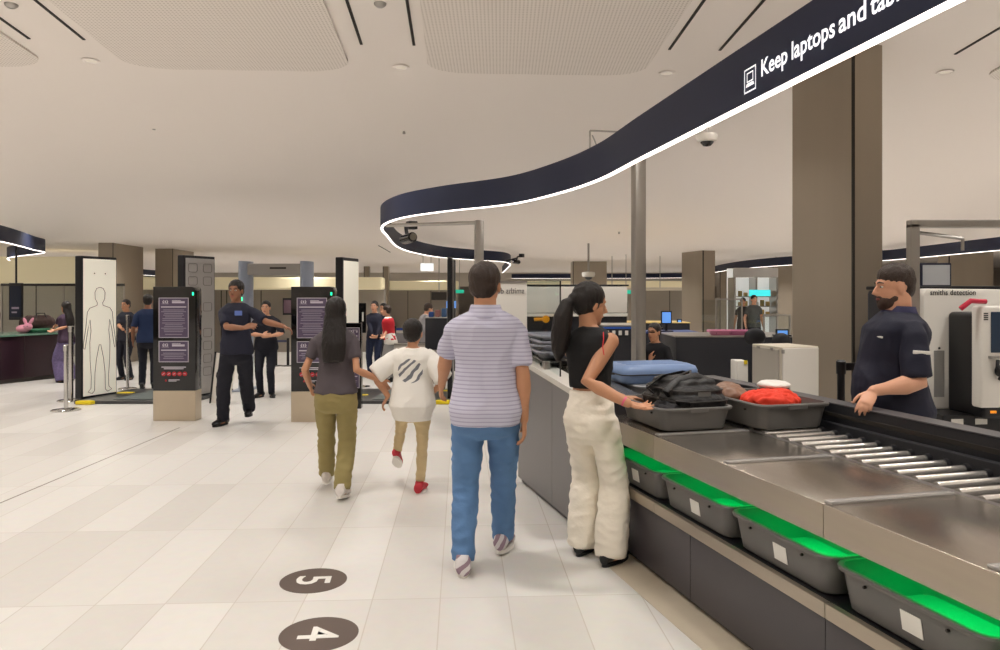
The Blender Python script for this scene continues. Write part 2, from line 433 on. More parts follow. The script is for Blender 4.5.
# ceiling rod frame above the ribbon
o = MB(); x0, y0 = at(590, 6.6), 6.6
o.tube([(x0, y0, 3.04), (x0, y0, 2.86), (x0 + .1, y0, 2.86)], .008, 8); o.tube([(x0, y0, 3.04), (x0 + .24, y0, 3.03)], .008, 8)
o.tube([(x0+.02, y0, 3.0), (x0 + .15, y0 - .05, 2.67)], .006, 8)
tag(o.build('hanger_bracket', M['satin']), 'thin metal hanging bracket above the bend of the near ribbon sign', 'bracket')

# ------------------------------------------------------------------ ceiling fittings and lamps
def downlight(a, b, label, power, lamp=True):
    p = cp(a, b); r = empty('downlight', (p.x, p.y, p.z - .004), 0, label, 'ceiling light', 'recessed downlights')
    MB().lathe([(.055, -.004), (.062, -.01), (.085, -.006), (.088, .003), (.05, .003)], 20).build('trim_ring', M['ceil'], r, smooth=40)
    MB().lathe([(.052, -.006), (.05, .0), (.0, .001)], 20).build('lens', LENS, r, smooth=40)
    return r
LENS = mat('downlight_lens', (235, 228, 214), 0.2, emit=.25)
def lamp(a, b, power, size=.3, col=(1, .962, .922)):
    p = cp(a, b); ld = bpy.data.lights.new('downlight_lamp', 'AREA'); ld.shape = 'DISK'; ld.size = size; ld.energy = power; ld.color = col
    ld.spread = math.radians(125)
    o = bpy.data.objects.new('downlight_lamp', ld); COL.objects.link(o); o.location = (p.x, p.y, p.z - .03)
    return o
PW = 26.0
for i, a in enumerate((-16.2, -13.2, -10.2, -7.2, -4.20, -1.15, 1.92, 4.85, 7.9, 10.9, 13.9)):
    for b in (-3.5, -.8, 1.9, 4.9, 7.85, 10.9, 13.9, 17, 20.5, 24, 28, 33, 38, 44, 50):
        if (a, b) == (-7.2, 20.5): continue
        if (i % 2 or b < 24): lamp(a, b, PW * (1 if b < 15 else .8) * (2.2 if b > 22 else 1), .3)
downlight(-3.72, 7.85, 'twin recessed downlight beyond the leftmost slot pair', 1)
downlight(-.62, 7.9, 'recessed downlight beyond the second slot pair near the centre', 1)
downlight(2.18, 7.95, 'recessed downlight beyond the third slot pair left of the sign text', 1)
downlight(5.12, 7.8, 'recessed downlight high right of the bronze column', 1)
def disc(px, b_, a_, label):
    p = cp(a_, b_)
    o = MB().lathe([(.0, -.03), (.03, -.028), (.05, -.012), (.055, .004)], 20).build('smoke_detector', M['satin'], None, smooth=40, loc=(p.x, p.y, p.z)); tag(o, label, 'smoke detector')
disc(383, 6.45, -.68, 'larger round detector between the central black ceiling slots')
disc(383, 6.2, -.68, 'small detector just above the larger one between central slots')
disc(45, 6.6, -3.78, 'small round detector between the two leftmost black ceiling slots')
for px, py in ((154, 127), (404, 131), (619, 232)):
    # sprinkler heads on the sweep
    b = 9.0
    for _ in range(60):
        z = zc(b); y = HY - F * (z - CH) / b
        b += (py - y) * .012
    x = at(px, b)
    o = MB().lathe([(.0, -.04), (.018, -.038), (.02, -.02), (.01, -.012), (.03, 0)], 14).build('sprinkler_head', M['satin'], None, smooth=40, loc=(x, b, zc(b) + .0))
    tag(o, {154: 'tiny sprinkler head on the open ceiling at left', 404: 'tiny sprinkler head on the open ceiling at centre', 619: 'tiny sprinkler head left of the tall steel pole'}[px], 'sprinkler')
def dome(x, y, z, r, label, drop=0.0, zt=None):
    e = empty('dome_camera', (x, y, z), 0, label, 'security camera', 'dome cameras')
    MB().lathe([(0, -r * .95), (r * .35, -r * .88), (r * .6, -r * .62), (r * .66, -.32 * r), (r * .6, -.3 * r)], 20).build('lens_dome', M['blackgloss'], e, smooth=50)
    MB().lathe([(r * .62, -.5 * r), (r * .9, -.42 * r), (r, -.05 * r), (r * .95, .22 * r), (r * .4, .3 * r)], 24).build('housing', M['white'], e, smooth=50)
    if zt: MB().tube([(0, 0, .2 * r), (0, 0, zt - z)], r * .16, 10).build('drop_rod', M['satin'], e)
    return e
dome(at(707, 3.62), 3.62, 2.375, .05, 'white dome camera under the near ribbon sign left of the tall column', zt=2.425)
dome(at(588.5, 17.0), 17.0, 2.06, .15, 'dome camera hanging on a rod before the far column', zt=2.74)
dome(at(776, 23.5), 23.5, 2.62, .13, 'small dark dome camera on the far ceiling left of the tall bronze column', zt=2.75)
def bullet_cam(x, y, z, yaw, label, s=1.0, zt=None):
    e = empty('cctv_camera', (x, y, z), yaw, label, 'security camera', 'black bracket cameras')
    MB().tube([(0, -.10 * s, .01 * s), (0, .09 * s, 0)], .042 * s, 14).build('camera_body', M['blackgloss'], e, smooth=40)
    MB().tube([(0, -.115 * s, .012 * s), (0, -.095 * s, .012 * s)], .03 * s, 14).build('lens', M['chrome'], e, smooth=40)
    MB().tube([(0, .02 * s, .03 * s), (0, .05 * s, .10 * s), (.07 * s, .09 * s, .12 * s)], .016 * s, 8).build('bracket', M['black'], e, smooth=40)
    MB().box(.03 * s, .11 * s, .05 * s, .13 * s, .09 * s, .16 * s, .01).build('junction_box', M['black'], e)
    return e
bullet_cam(at(408, 9.6), 9.6, zz(239, 9.6), .5, 'black camera inside the left bend of the near ribbon sign', 1.5)
bc2 = bullet_cam(at(516, 18.8), 18.8, zz(262, 18.8), -.6, 'black camera on the outside of the far ribbon bend, right of the walking man', 1.3)
MB().tube([(0, .05, .10), (-.30, .02, .04)], .02, 8).build('mounting_arm', M['black'], bc2)
# exit box and green exit signs
e = empty('exit_sign', (at(427, 19), 19, zz(271, 19)), 0, 'small white lit sign box hanging from the ceiling above the queue', 'sign')
MB().box(-.16, .16, -.03, .03, 0, .19, .01).build('sign_box', mat('sign_white_lit', (236, 240, 240), .4, emit=1.0), e)
MB().tube([(-.1, 0, .19), (-.1, 0, .56)], .008, 6).tube([(.1, 0, .19), (.1, 0, .56)], .008, 6).build('hanging_rods', M['satin'], e)
GRN = mat('exit_green', (30, 170, 140), .4, emit=.6)
for px, py, d, lb in ((459.5, 291.5, 24, 'green exit sign just left of the walking man, far away'), (626, 292, 22, 'green exit sign left of the tall steel pole, far away')):
    x = at(px, d); z = zz(py, d)
    e = empty('exit_sign', (x, d, z), 0, lb, 'sign', 'green exit signs')
    MB().box(-.14, .14, -.03, .03, -.055, .055, .01).build('sign_box', GRN, e)
    MB().tube([(0, 0, .05), (0, 0, zc(30) - z)], .01, 6).build('hanging_rod', M['satin'], e)

# ------------------------------------------------------------------ floor markers
def marker(px, py, ch, label):
    d = F * CH / (py - HY); x = at(px, d)
    e = empty('floor_marker', (x, d, 0), 0, label, 'floor marker', 'round queue numbers on the floor')
    MB().lathe([(.187, 0.0005), (.187, .002)], 48).build('disc', mat('marker_brown', (92, 78, 70), .45), e)
    vs, fs = text_geo(ch, .33, bold=.004)
    cx = (min(v.x for v in vs) + max(v.x for v in vs)) / 2; cy = (min(v.y for v in vs) + max(v.y for v in vs)) / 2
    a = -PI / 2 + math.radians(6)
    R = Matrix.Rotation(a, 3, 'Z')
    MB().add([R @ Vector(((v.x - cx) * .95, (v.y - cy) * .82, .0035)) for v in vs], fs).build('numeral', M['sticker'], e)
marker(313.5, 580.5, '5', 'brown floor disc with white numeral 5, the farther one')
marker(319, 634, '4', 'brown floor disc with white numeral 4, the nearer one')
# ------------------------------------------------------------------ tray bench (lane coordinates: x across, y along)
bench = empty('tray_bench', L(0, 0), TH, 'long stainless steel tray bench with rollers and grey tray shelf', 'bench')
TOP = .82; SF = .44
S0, S1 = -3.3, 1.62
edges = [S0, -2.73, -2.01, -1.29, -.57, .15, .87, S1]
mb = MB()
joints_top = [-2.01, -.57, .87]
segs = [S0, -2.01, -.57, .87 + .0, S1]
for a, b in zip(segs[:-1], segs[1:]):
    MB().box(0, .62, a + .002, b - .002, TOP - .13, TOP, .004).build('worktop', M['steel'], bench, smooth=30)
    MB().box(-.006, .0, a + .002, b - .002, TOP - .132, TOP - .001, .002).build('fascia', M['steel_side'], bench)
for s in (-2.01, -1.29, -.57, .15, .87):
    MB().box(.012, .60, s - .022, s + .022, TOP, TOP + .011, .005).build('divider_strip', M['plastic'], bench, smooth=40)
# roller bed
bd = MB(); bd.box(.62, .66, S0, S1, TOP - .10, TOP - .002); bd.box(.66, 1.06, S0, S1, TOP - .14, TOP - .10)
bd.build('roller_bed', mat('roller_tray', (120, 116, 112), .35, .6), bench)
s = -2.9
while s < S1:
    r = MB().tube([(.655, s, TOP - .008), (1.03, s, TOP - .008)], .019, 16).build('roller', mat('roller_steel', (210, 206, 200), .22, .75), bench, smooth=40)
    MB().tube([(1.03, s, TOP - .008), (1.055, s, TOP - .008)], .026, 12).build('roller_end', M['rubber'], r, smooth=40)
    s += .112
for (x0, x1, z0, z1) in ((1.055, 1.10, TOP - .14, TOP + .05), (1.10, 1.22, TOP - .2, TOP + .155)):
    MB().box(x0, x1, S0, 2.3, z0, z1, .008).build('side_rail', M['rubber'], bench, smooth=30)
rl = MB().box(1.096, 1.222, S0, 2.3, TOP + .155, TOP + .161, .002); rl.build('rail_cap', mat('grey_trim_line', (84, 82, 84), .4), bench)
MB().box(1.094, 1.10, S0, 2.3, TOP + .08, TOP + .105, .002).build('rail_groove', M['joint'], bench)
for s in (-.62, .05, .62): 
    MB().lathe([(.007, 0), (.006, .004), (0, .005)], 10).build('sensor_light', mat('sensor_amber', (200, 110, 20), .4, emit=.6), bench, loc=(1.098, s, TOP + .03)).rotation_euler = (0, -PI / 2, 0)
# tray shelf and cabinet
MB().box(.03, .62, S0, S1, SF - .02, SF, .003).build('shelf', M['black'], bench)
for a, b in zip(segs[:-1], segs[1:]):
    MB().box(0, .03, a + .002, b - .002, SF - .06, SF, .003).build('shelf_edge', M['steel_side'], bench)
pj = [S0, -2.65, -1.6, -.55, .5, S1]
for a, b in zip(pj[:-1], pj[1:]):
    MB().box(.02, .045, a + .002, b - .002, .03, SF - .065, .002).build('front_panel', M['anthra'], bench)
MB().box(.06, 1.05, S0, S1, 0, .38, .004).build('carcass', M['black'], bench)
MB().box(.60, .62, S0, S1, SF, TOP - .13).build('shelf_back', M['black'], bench)
MB().box(.05, .07, S0, S1, 0.0, .03).build('toe_kick', M['joint'], bench)
MB().box(1.02, 1.06, S0, S1, .38, TOP - .1).build('rear_panel', M['black'], bench)
for s in (S0 + .02, -1.29, S1 - .05):
    MB().box(.56, .60, s, s + .04, SF, TOP - .13, .003).build('shelf_post', M['satin'], bench)
# green indicator strip under the worktop
GL = mat('green_led', (10, 255, 90), .4, emit=3.0)
MB().box(.50, .53, S0 + .1, S1 - .1, TOP - .142, TOP - .132, .002).build('green_light_strip', GL, bench)
for s in (1.2, .48, -.24, -.96, -1.68, -2.4):
    ld = bpy.data.lights.new('tray_light', 'AREA'); ld.shape = 'RECTANGLE'; ld.size = .40; ld.size_y = .64; ld.energy = 5.2; ld.color = (0.0, 1.0, .16)
    ld.spread = math.radians(110)
    o = bpy.data.objects.new('tray_light', ld); COL.objects.link(o); o.location = L(.27, s, TOP - .145); o.rotation_euler = (0, 0, TH)

# ------------------------------------------------------------------ trays
def rrect(x0, x1, y0, y1, r, z, n=4):
    out = []
    for cx, cy, a0 in ((x1 - r, y1 - r, 0), (x0 + r, y1 - r, PI/2), (x0 + r, y0 + r, PI), (x1 - r, y0 + r, 1.5*PI)):
        for i in range(n + 1):
            a = a0 + i * PI / 2 / n; out.append(Vector((cx + r * math.cos(a), cy + r * math.sin(a), z)))
    return out
def make_tray(w, l, h, label, group, m=None, sticker=True):
    """x across, y along, sitting on z=0, centred"""
    m = m or M['traygrey']
    e = empty('security_tray', (0, 0, 0), TH, label, 'tray', group)
    def ring(ins, z, r): return rrect(-w/2 + ins, w/2 - ins, -l/2 + ins, l/2 - ins, r, z)
    R = [ring(.045, 0, .05), ring(.035, .008, .055), ring(.014, h - .02, .06), ring(.0, h - .018, .065), ring(-.004, h - .006, .068), ring(.0, h, .065), ring(.016, h, .058),
         ring(.022, h - .02, .055), ring(.042, .014, .048), ring(.055, .010, .04)]
    MB().loft(R).build('tray_shell', m, e, smooth=35)
    for y in (-l * .26, l * .26):
        MB().tube([(-w/2 + .006, y, h - .04), (-w/2 + .016, y, h - .04)], .0055, 10).build('drain_hole', M['joint'], e)
    for sgn in (-1, 1):
        MB().box(-.06, .06, sgn * (l/2 + .001) - .006, sgn * (l/2 + .001) + .006, h - .03, h - .002, .004).build('grip', m, e)
    if sticker:
        k = (.045 - .014) / (h - .02)
        MB().box(-.0012, .0012, -.07, .02, -.036, .036, mat=Matrix.Translation((-w/2 + .0215, 0, .078)) @ Matrix.Rotation(-.155, 4, 'Y')).build('label_sticker', M['sticker'], e)
    return e
TH_ = .165
names = ['green-lit grey tray under the bench, beside the woman, farthest along the shelf', 'green-lit grey tray under the bench, second along from the woman',
         'green-lit grey tray under the bench, third along from the woman', 'green-lit grey tray under the bench, nearest and largest in view']
t0 = make_tray(.46, .70, TH_, names[0], 'trays on the shelf under the bench'); t0.location = L(.245, 1.225, SF)
for i in range(1, 4): dup(t0, L(.245, 1.225 - .72 * i, SF), TH, names[i])
ta = make_tray(.48, .62, .135, 'grey tray holding the black backpack in front of the woman', 'trays on top of the bench', sticker=False)
ta.location = L(.285, 1.185, TOP + .011); ta.rotation_euler.z = TH
tb = dup(ta, L(.84, 1.10, TOP + .016), TH, 'grey tray of red clothing on the rollers')
for c in tb.children: c.scale = (1.02, 1.18, 1.12)
tc_ = dup(ta, L(.64, 2.25, TOP + .006), TH, 'pale grey tray under the blue suitcase behind the woman')
palet = mat('tray_pale', (168, 170, 174), .4)
for c in tc_.children:
    if c.name.startswith(('tray_shell', 'grip')):
        c.data = c.data.copy(); c.data.materials[0] = palet

# ------------------------------------------------------------------ infeed cabinet beyond the woman (its top climbs away)
def ztop(s): return .945 + .085 * (s - 1.85)
cab = empty('infeed_cabinet', L(0, 0), TH, 'grey panelled cabinet behind the waiting woman with a pale steel sloping top', 'cabinet')
def slab(x0, x1, s0, s1, z0f, z1f):
    vs = []
    for s in (s0, s1):
        vs += [(x0, s, z0f(s)), (x1, s, z0f(s)), (x1, s, z1f(s)), (x0, s, z1f(s))]
    return vs, [(0, 1, 2, 3), (7, 6, 5, 4), (0, 4, 5, 1), (1, 5, 6, 2), (2, 6, 7, 3), (3, 7, 4, 0)]
for a, b in ((1.63, 2.35), (2.35, 3.26)):
    MB().add(*slab(-.11, -.085, a + .003, b - .003, lambda s: .04, lambda s: ztop(s) - .035)).build('front_panel', M['greypanel'], cab)
MB().add(*slab(-.08, .29, 1.63, 3.24, lambda s: 0, lambda s: ztop(s) - .03)).build('carcass', M['anthra'], cab)
MB().add(*slab(-.12, .06, 1.63, 3.27, lambda s: ztop(s) - .03, lambda s: ztop(s) + .012)).build('edge_rim', mat('pale_rim', (205, 200, 192), .35), cab)
MB().add(*slab(.06, .31, 1.63, 3.27, lambda s: ztop(s) - .03, lambda s: ztop(s))).build('top_plate', M['steel'], cab)
bc = empty('belt_conveyor', L(.33, 1.66), TH, 'low black belt conveyor carrying the blue suitcase behind the woman', 'conveyor')
MB().box(.04, .66, 0, 1.34, TOP - .05, TOP + .004, .02).build('belt', M['rubber'], bc, smooth=40)
for x in (0, .66): MB().box(x, x + .04, 0, 1.34, TOP - .16, TOP + .02, .004).build('side_frame', M['satin'], bc)
MB().box(.05, .65, .03, 1.31, .12, TOP - .16, .01).build('housing', M['greypanel'], bc)
for x in (.05, .60):
    for y in (.05, 1.25): MB().box(x, x + .05, y, y + .05, 0, .12).build('leg', M['black'], bc)
# glass screen at the cabinet
gs = empty('glass_screen', L(-.05, 2.35), TH, 'clear glass screen standing on the cabinet between the man and woman', 'glass screen')
MB().box(0, .012, 0, .85, ztop(2.35) + .012, 1.72, .003).build('pane', M['glass'], gs)
MB().box(0, .012, -.003, .0, ztop(2.35) + .012, 1.72).build('edge_post', M['joint'], gs)
MB().box(-.003, .015, 0, .85, 1.715, 1.728, .002).build('top_edge', M['glass'], gs)
MB().box(-.02, .03, .3, .36, ztop(2.7), ztop(2.7) + .07, .004).build('clamp', M['satin'], gs)
# stack of grey lilac trays on the cabinet
lil = mat('tray_lilac', (150, 148, 160), .4)
for i in range(4):
    t = make_tray(.30, .44, .06, ['lowest', 'second lowest', 'second highest', 'topmost'][i] + ' tray of the grey stack beyond the glass screen', 'small trays stacked beyond the glass screen', lil, sticker=False)
    t.location = L(.10, 3.0, ztop(3.0) + .055 + i * .043); t.rotation_euler.z = TH + (-.1, .06, -.04, .1)[i]; t.rotation_euler.x = (0.02, -.03, .03, 0.02)[i] 
t = make_tray(.34, .52, .05, 'black shallow tray below the grey tray stack', 'small trays stacked beyond the glass screen', M['blackgloss'], sticker=False); t.location = L(.11, 2.95, ztop(3.1) + .006); t.rotation_euler.x = .085

# ------------------------------------------------------------------ luggage
def remesh(mb_or_list, voxel, name, m, parent=None, smooth_it=3, wrinkle=0.0, wscale=14.0, seed=0, wsx=(1, 1, 1), loc=None, rotz=0):
    o = mb_or_list.build('tmp', None)
    md = o.modifiers.new('r', 'REMESH'); md.mode = 'VOXEL'; md.voxel_size = voxel
    if smooth_it:
        sm = o.modifiers.new('s', 'SMOOTH'); sm.factor = .5; sm.iterations = smooth_it
    COL.objects.unlink(o); me = evaluated_mesh(o); om = o.data
    bpy.data.objects.remove(o); bpy.data.meshes.remove(om)
    if wrinkle:
        cs = [v.co.copy() for v in me.vertices]; ns = [v.normal.copy() for v in me.vertices]; sh = Vector((seed * 7.3, 0, 0)); out = []
        for c, n in zip(cs, ns):
            w = noise.noise(Vector((c.x * wsx[0], c.y * wsx[1], c.z * wsx[2])) * wscale + sh)
            c += n * (wrinkle * (1 - 2.2 * abs(w))); out += c[:]
        me.vertices.foreach_set('co', out); me.update()
    me.name = name; me.materials.clear(); me.materials.append(m)
    for p in me.polygons: p.use_smooth = True; p.material_index = 0
    o = bpy.data.objects.new(name, me); COL.objects.link(o)
    if parent: o.parent = parent
    if loc is not None: o.location = loc
    if rotz: o.rotation_euler.z = rotz
    return o
# backpack lying flat: three bulging layers, seams, straps
bp_m = mat('backpack_nylon', (34, 33, 33), .5, vary=.2, vscale=20, bump=.4, bscale=70)
bag = empty('backpack', L(.345, 1.17, TOP + .125), TH + .12, 'black backpack lying in the tray in front of the woman', 'backpack')
def pillow(cx, cy, cz, sx, sy, sz, n=10, rot=0):
    R = []
    for i in range(n + 1):
        t = -1 + 2 * i / n; k = (1 - abs(t) ** 3.2) ** .45 if abs(t) < 1 else .0
        k = max(k, .30)
        R.append([Vector((cx, cy, cz)) + Matrix.Rotation(rot, 3, 'Z') @ (Vector((p.x, p.y, 0)) ) + Vector((0, 0, t * sz / 2)) for p in rrect(-sx/2 * k, sx/2 * k, -sy/2 * k, sy/2 * k, min(sx, sy) * .22 * k, 0, 5)])
    return R
remesh(MB().loft(pillow(0, 0, .03, .36, .46, .13)).loft(pillow(.01, .02, .09, .33, .42, .09)).loft(pillow(.02, .03, .135, .27, .34, .08)), .008, 'bag_body', bp_m, bag, 2, .006, 16)
seam = mat('zip_seam', (62, 60, 58), .5)
for k, (cz, sx, sy) in enumerate(((.045, .375, .475), (.105, .34, .43))):
    p = rrect(-sx/2, sx/2, -sy/2, sy/2, .09, cz, 6); MB().tube(p + [p[0]], .005, 6, caps=False).build('zip', seam, bag, smooth=60)
for sgn in (-.08, .08):
    MB().tube([(-.15, sgn, .05), (-.20, sgn * 1.2, .10), (-.10, sgn, .165), (.04, sgn, .185), (.14, sgn * .9, .15)], [(.006, .022)] * 5, 10).build('shoulder_strap', bp_m, bag, smooth=50)
MB().tube([(-.16, -.17, .02), (-.20, -.22, .055), (-.15, -.26, .05), (-.12, -.22, .02)], [(.006, .014)] * 4, 8).build('side_strap', bp_m, bag, smooth=50)
MB().tube([(.02, -.04, .178), (.05, 0, .20), (.02, .04, .178)], .009, 8).build('grab_handle', seam, bag, smooth=50)
MB().box(-.045, .045, -.21, -.205, .07, .10, .003).build('logo_patch', mat('patch_grey', (120, 118, 116), .5), bag)
# loose black garment beside the backpack
o = remesh(MB().ball((0, 0, 0), (.10, .13, .05)).ball((.05, .08, .02), (.08, .07, .045)).ball((-.02, -.08, .0), (.07, .06, .04)), .008, 'crumpled_jacket', mat('jacket_black', (30, 29, 33), .8), None, 2, .012, 22, 3, loc=L(.195, 1.06, TOP + .115), rotz=TH)
tag(o, 'crumpled black garment in the tray beside the backpack', 'garment')
# red clothing and other items in the second tray
o = remesh(MB().ball((0, 0, 0), (.16, .14, .05)).ball((.10, .03, .0), (.10, .10, .045)).ball((-.10, -.02, .005), (.075, .09, .035)), .008, 'red_clothing', M['red'], None, 1, .026, 13, 5, (1, 2.4, 1), loc=L(.845, 1.02, TOP + .148), rotz=TH)
tag(o, 'crumpled bright red clothing in the tray on the rollers', 'clothing')
o = remesh(MB().ball((0, 0, 0), (.11, .14, .06)).ball((.05, .08, .02), (.08, .09, .045)), .009, 'brown_bag', mat('brown_leather', (128, 96, 76), .5, vary=.2), None, 2, .008, 18, 6, loc=L(.72, 1.28, TOP + .16), rotz=TH)
tag(o, 'soft brown bag behind the red clothing in the tray', 'bag')
e = empty('cap', L(.98, 1.16, TOP + .17), TH, 'dark and white cap with yellow trim beside the red clothing', 'cap')
remesh(MB().ball((0, 0, 0), (.10, .11, .065)), .009, 'cap_crown', mat('cap_dark', (38, 36, 40), .7), e, 1, .004, 20)
remesh(MB().ball((0, .01, .055), (.10, .11, .028)), .008, 'cap_top', M['white'], e, 1, .004, 20)
MB().tube([(.1 * math.cos(t) , -.112 * abs(math.sin(t)) , .012) for t in [PI * i / 10 for i in range(11)]], .006, 8).tube([(.1 * math.cos(t), -.112 * abs(math.sin(t)), -.012) for t in [PI * i / 10 for i in range(11)]], .006, 8).build('yellow_trim', M['yellow'], e, smooth=50)
# blue suitcase lying on the pale tray
bl = mat('suitcase_blue', (122, 146, 186), .35, vary=.05)
sc = empty('suitcase', L(.62, 2.22, TOP + .142), TH, 'light blue hard suitcase lying flat behind the woman', 'suitcase')
MB().loft([rrect(-.30 + i, .32 - i, -.21 + i, .21 - i, .06, z) for i, z in ((.03, 0), (.008, .02), (0, .06))] + [rrect(-.30 + i, .32 - i, -.21 + i, .21 - i, .06, z) for i, z in ((.0, .12), (.012, .16), (.05, .18))]).build('shell', bl, sc, smooth=50)
for y in (-.12, -.04, .04, .12): MB().box(-.24, .26, y - .012, y + .012, .172, .186, .006).build('rib', bl, sc, smooth=40)
p = rrect(-.303, .323, -.213, .213, .06, .09); MB().tube(p + [p[0]], .006, 6, caps=False).build('zip', M['black'], sc)
MB().tube([(-.31, -.07, .09), (-.345, -.06, .09), (-.345, .06, .09), (-.31, .07, .09)], .010, 8).build('carry_handle', M['black'], sc, smooth=50)
for sx, sy in ((.33, -.15), (.33, .15)): MB().tube([(sx, sy - .015, .05), (sx, sy + .015, .05)], .026, 14).build('wheel', M['black'], sc, smooth=40)
MB().box(.318, .324, -.05, .05, .03, .07, .002).build('name_plate', M['satin'], sc); sc.scale = (1, 1, .78)

# ------------------------------------------------------------------ right hand machinery
wc = empty('equipment_cabinet', (0, 0, 0), 0, 'pale square equipment cabinet in front of the tall bronze column', 'cabinet')
wc.location = (at(781, 5.9), 5.9, 0); wc.rotation_euler.z = TH
zc_ = zz(347, 5.9)
MB().box(0, .34, 0, .39, .06, zc_, .006).build('cabinet_body', M['cream'], wc)
MB().box(.008, .332, -.012, 0, .10, zc_ - .01, .004).build('door', M['white'], wc)
MB().box(-.012, 0, .02, .37, .10, zc_ - .02, .004).build('side_panel', mat('panel_warm_grey', (186, 180, 168), .4), wc)
MB().box(.02, .32, .02, .37, 0, .06).build('plinth', M['black'], wc)
MB().box(-.004, .02, -.02, -.01, zc_ - .05, zc_ - .02, .002).build('lock', M['satin'], wc)
for y in (.08, .26): MB().box(-.018, -.011, y, y + .04, zc_ - .03, zc_ - .01, .002).build('hinge', M['satin'], wc)
def stanchion(x, y, h, label, black=False, r=.028, head=True, base=.17, m=None):
    m = m or (M['black'] if black else M['chrome'])
    e = empty('barrier_post', (x, y, 0), 0, label, 'barrier post')
    MB().lathe([(base, 0), (base, .008), (base * .9, .018), (r * 1.4, .03), (0, .03)], 32).build('base', m, e, smooth=35)
    MB().lathe([(r, .025), (r, h - .09)], 20).build('post', m, e, smooth=40)
    MB().lathe([(r * 1.25, h - .09), (r * 1.3, h - .01), (r * .9, h), (0, h)], 20).build('belt_head', M['black'] if black else m, e, smooth=40)
    return e
b1 = stanchion(at(841, 5.0), 5.0, zz(360, 5.0), 'black belt barrier post left of the officer at the bench', True, .024)
MB().box(.02, .30, -.004, .004, 1.12, 1.17, .001).build('belt', M['black'], b1)

xr = empty('xray_scanner', (at(912, 6.2), 6.2, 0), .10, 'large white x-ray baggage scanner with black hood on the right', 'baggage scanner')
zt = zz(287, 6.2)
MB().box(-.02, 1.9, .12, .62, .0, zt - .02, .04).build('main_body', M['darkbits'], xr)
wp = MB().prism([(.10, zt - 1.0), (.115, zt - .9), (.13, zt - .75), (.105, zt - .6), (.10, zt - .06), (.13, zt - .012), (1.9, zt - .03), (1.9, zt - 1.0)], .0, .12, 'y', .015)
wp.build('white_cover', M['white'], xr, smooth=35)
MB().box(-.02, 1.9, .10, .62, zt - .02, zt + .01, .008).build('top_cover', M['black'], xr)
MB().box(.19, .28, -.004, .002, zt - .90, zt - .52, .002).build('vent_panel', mat('vent_grey', (150, 148, 144), .4), xr)
MB().ball((.235, -.003, zt - .50), .010, 10).build('key_lock', M['black'], xr)
vs, fs = text_geo('smiths detection', .062, bold=.0006)
w = max(v.x for v in vs)
MB().add([(.155 + v.x * (.40 / w), -.004, zt - .065 + v.y) for v in vs], fs).build('lettering', M['black'], xr)
MB().box(.30, .64, -.42, .0, zt - 1.02, zt - .20, .04, 4).build('tunnel_hood', M['black'], xr, smooth=40)
MB().box(.05, 1.9, -.30, .10, zt - 1.18, zt - 1.0, .01).build('conveyor_side', M['black'], xr)
for x in (.12, .32): 
    MB().box(x, x + .10, -.304, -.299, zt - 1.075, zt - 1.03, .002).build('warning_label', M['sticker'], xr)
MB().box(.12, .25, -.304, -.299, zt - 1.15, zt - 1.09, .002).build('warning_label', M['yellow'], xr)
MB().box(.35, .40, -.425, -.42, zt - .97, zt - .95, .002).build('indicator', mat('amber_indicator', (230, 140, 30), .4, emit=.6), xr)
op = empty('operator_console', (at(981, 5.2), 5.2, 0), .1, 'white operator console with dark screen at the right edge', 'console')
z1 = zz(306, 5.2)
MB().box(0, .5, 0, .10, z1 - .70, z1, .02, 3).build('console_body', M['white'], op, smooth=40)
MB().box(.07, .5, -.008, 0, z1 - .32, z1 - .04, .006).build('screen', mat('console_screen', (46, 62, 82), .2), op)
MB().box(.05, .5, -.03, 0, z1 - .36, z1 - .34, .004).build('shelf', M['satin'], op)
MB().tube([(.10, -.03, z1 - .37), (.08, -.05, z1 - .42), (.11, -.05, z1 - .47), (.12, -.02, z1 - .50)], .012, 8).ball((.10, -.04, z1 - .44), (.03, .02, .04), 10).build('handset', M['black'], op, smooth=50)
for i in range(4): MB().box(.02, .05, -.004, 0, z1 - .055 - i * .014, z1 - .047 - i * .014).build('marking', M['joint'], op)
MB().tube([(-.12, .04, z1 - .02), (-.06, .02, z1 + .035), (.05, .02, z1 + .03)], .018, 8).build('red_handle', mat('handle_red', (190, 30, 60), .4), op, smooth=50)
MB().box(.2, .3, .02, .08, 0, z1 - .70, .01).build('stand', M['black'], op)
# gantry frame over the scanner
gf = empty('gantry_frame', (at(913, 5.7), 5.7, 0), .0, 'square steel gantry frame beside the officer on the right', 'frame')
zt2 = zz(224, 5.7)
MB().box(-.035, .035, -.035, .035, 0, zt2, .006).build('post', M['satin'], gf)
MB().box(-.035, 2.0, -.035, .035, zt2 - .03, zt2 + .03, .006).build('top_beam', M['satin'], gf)
MB().tube([(.0, 0, zt2 - .06), (.36, -.02, zt2 - .11)], [(.014, .014)] * 2, 4).tube([(.36, -.02, zt2 - .11), (.36, -.02, zt2 - .20)], .012, 8).build('bracket_arm', M['satin'], gf)
ps = empty('framed_notice', (at(921, 9), 9, 0), .0, 'dark framed notice board behind the officer on the right', 'notice board')
MB().box(0, .36, 0, .04, zz(287, 9), zz(263, 9), .006).build('frame', M['navy'], ps); MB().box(.02, .34, -.004, 0, zz(285, 9), zz(265, 9)).build('sheet', mat('notice_sheet', (158, 160, 162), .5), ps)
MB().box(.15, .21, .0, .04, 0, zz(287, 9)).build('stand', M['black'], ps)
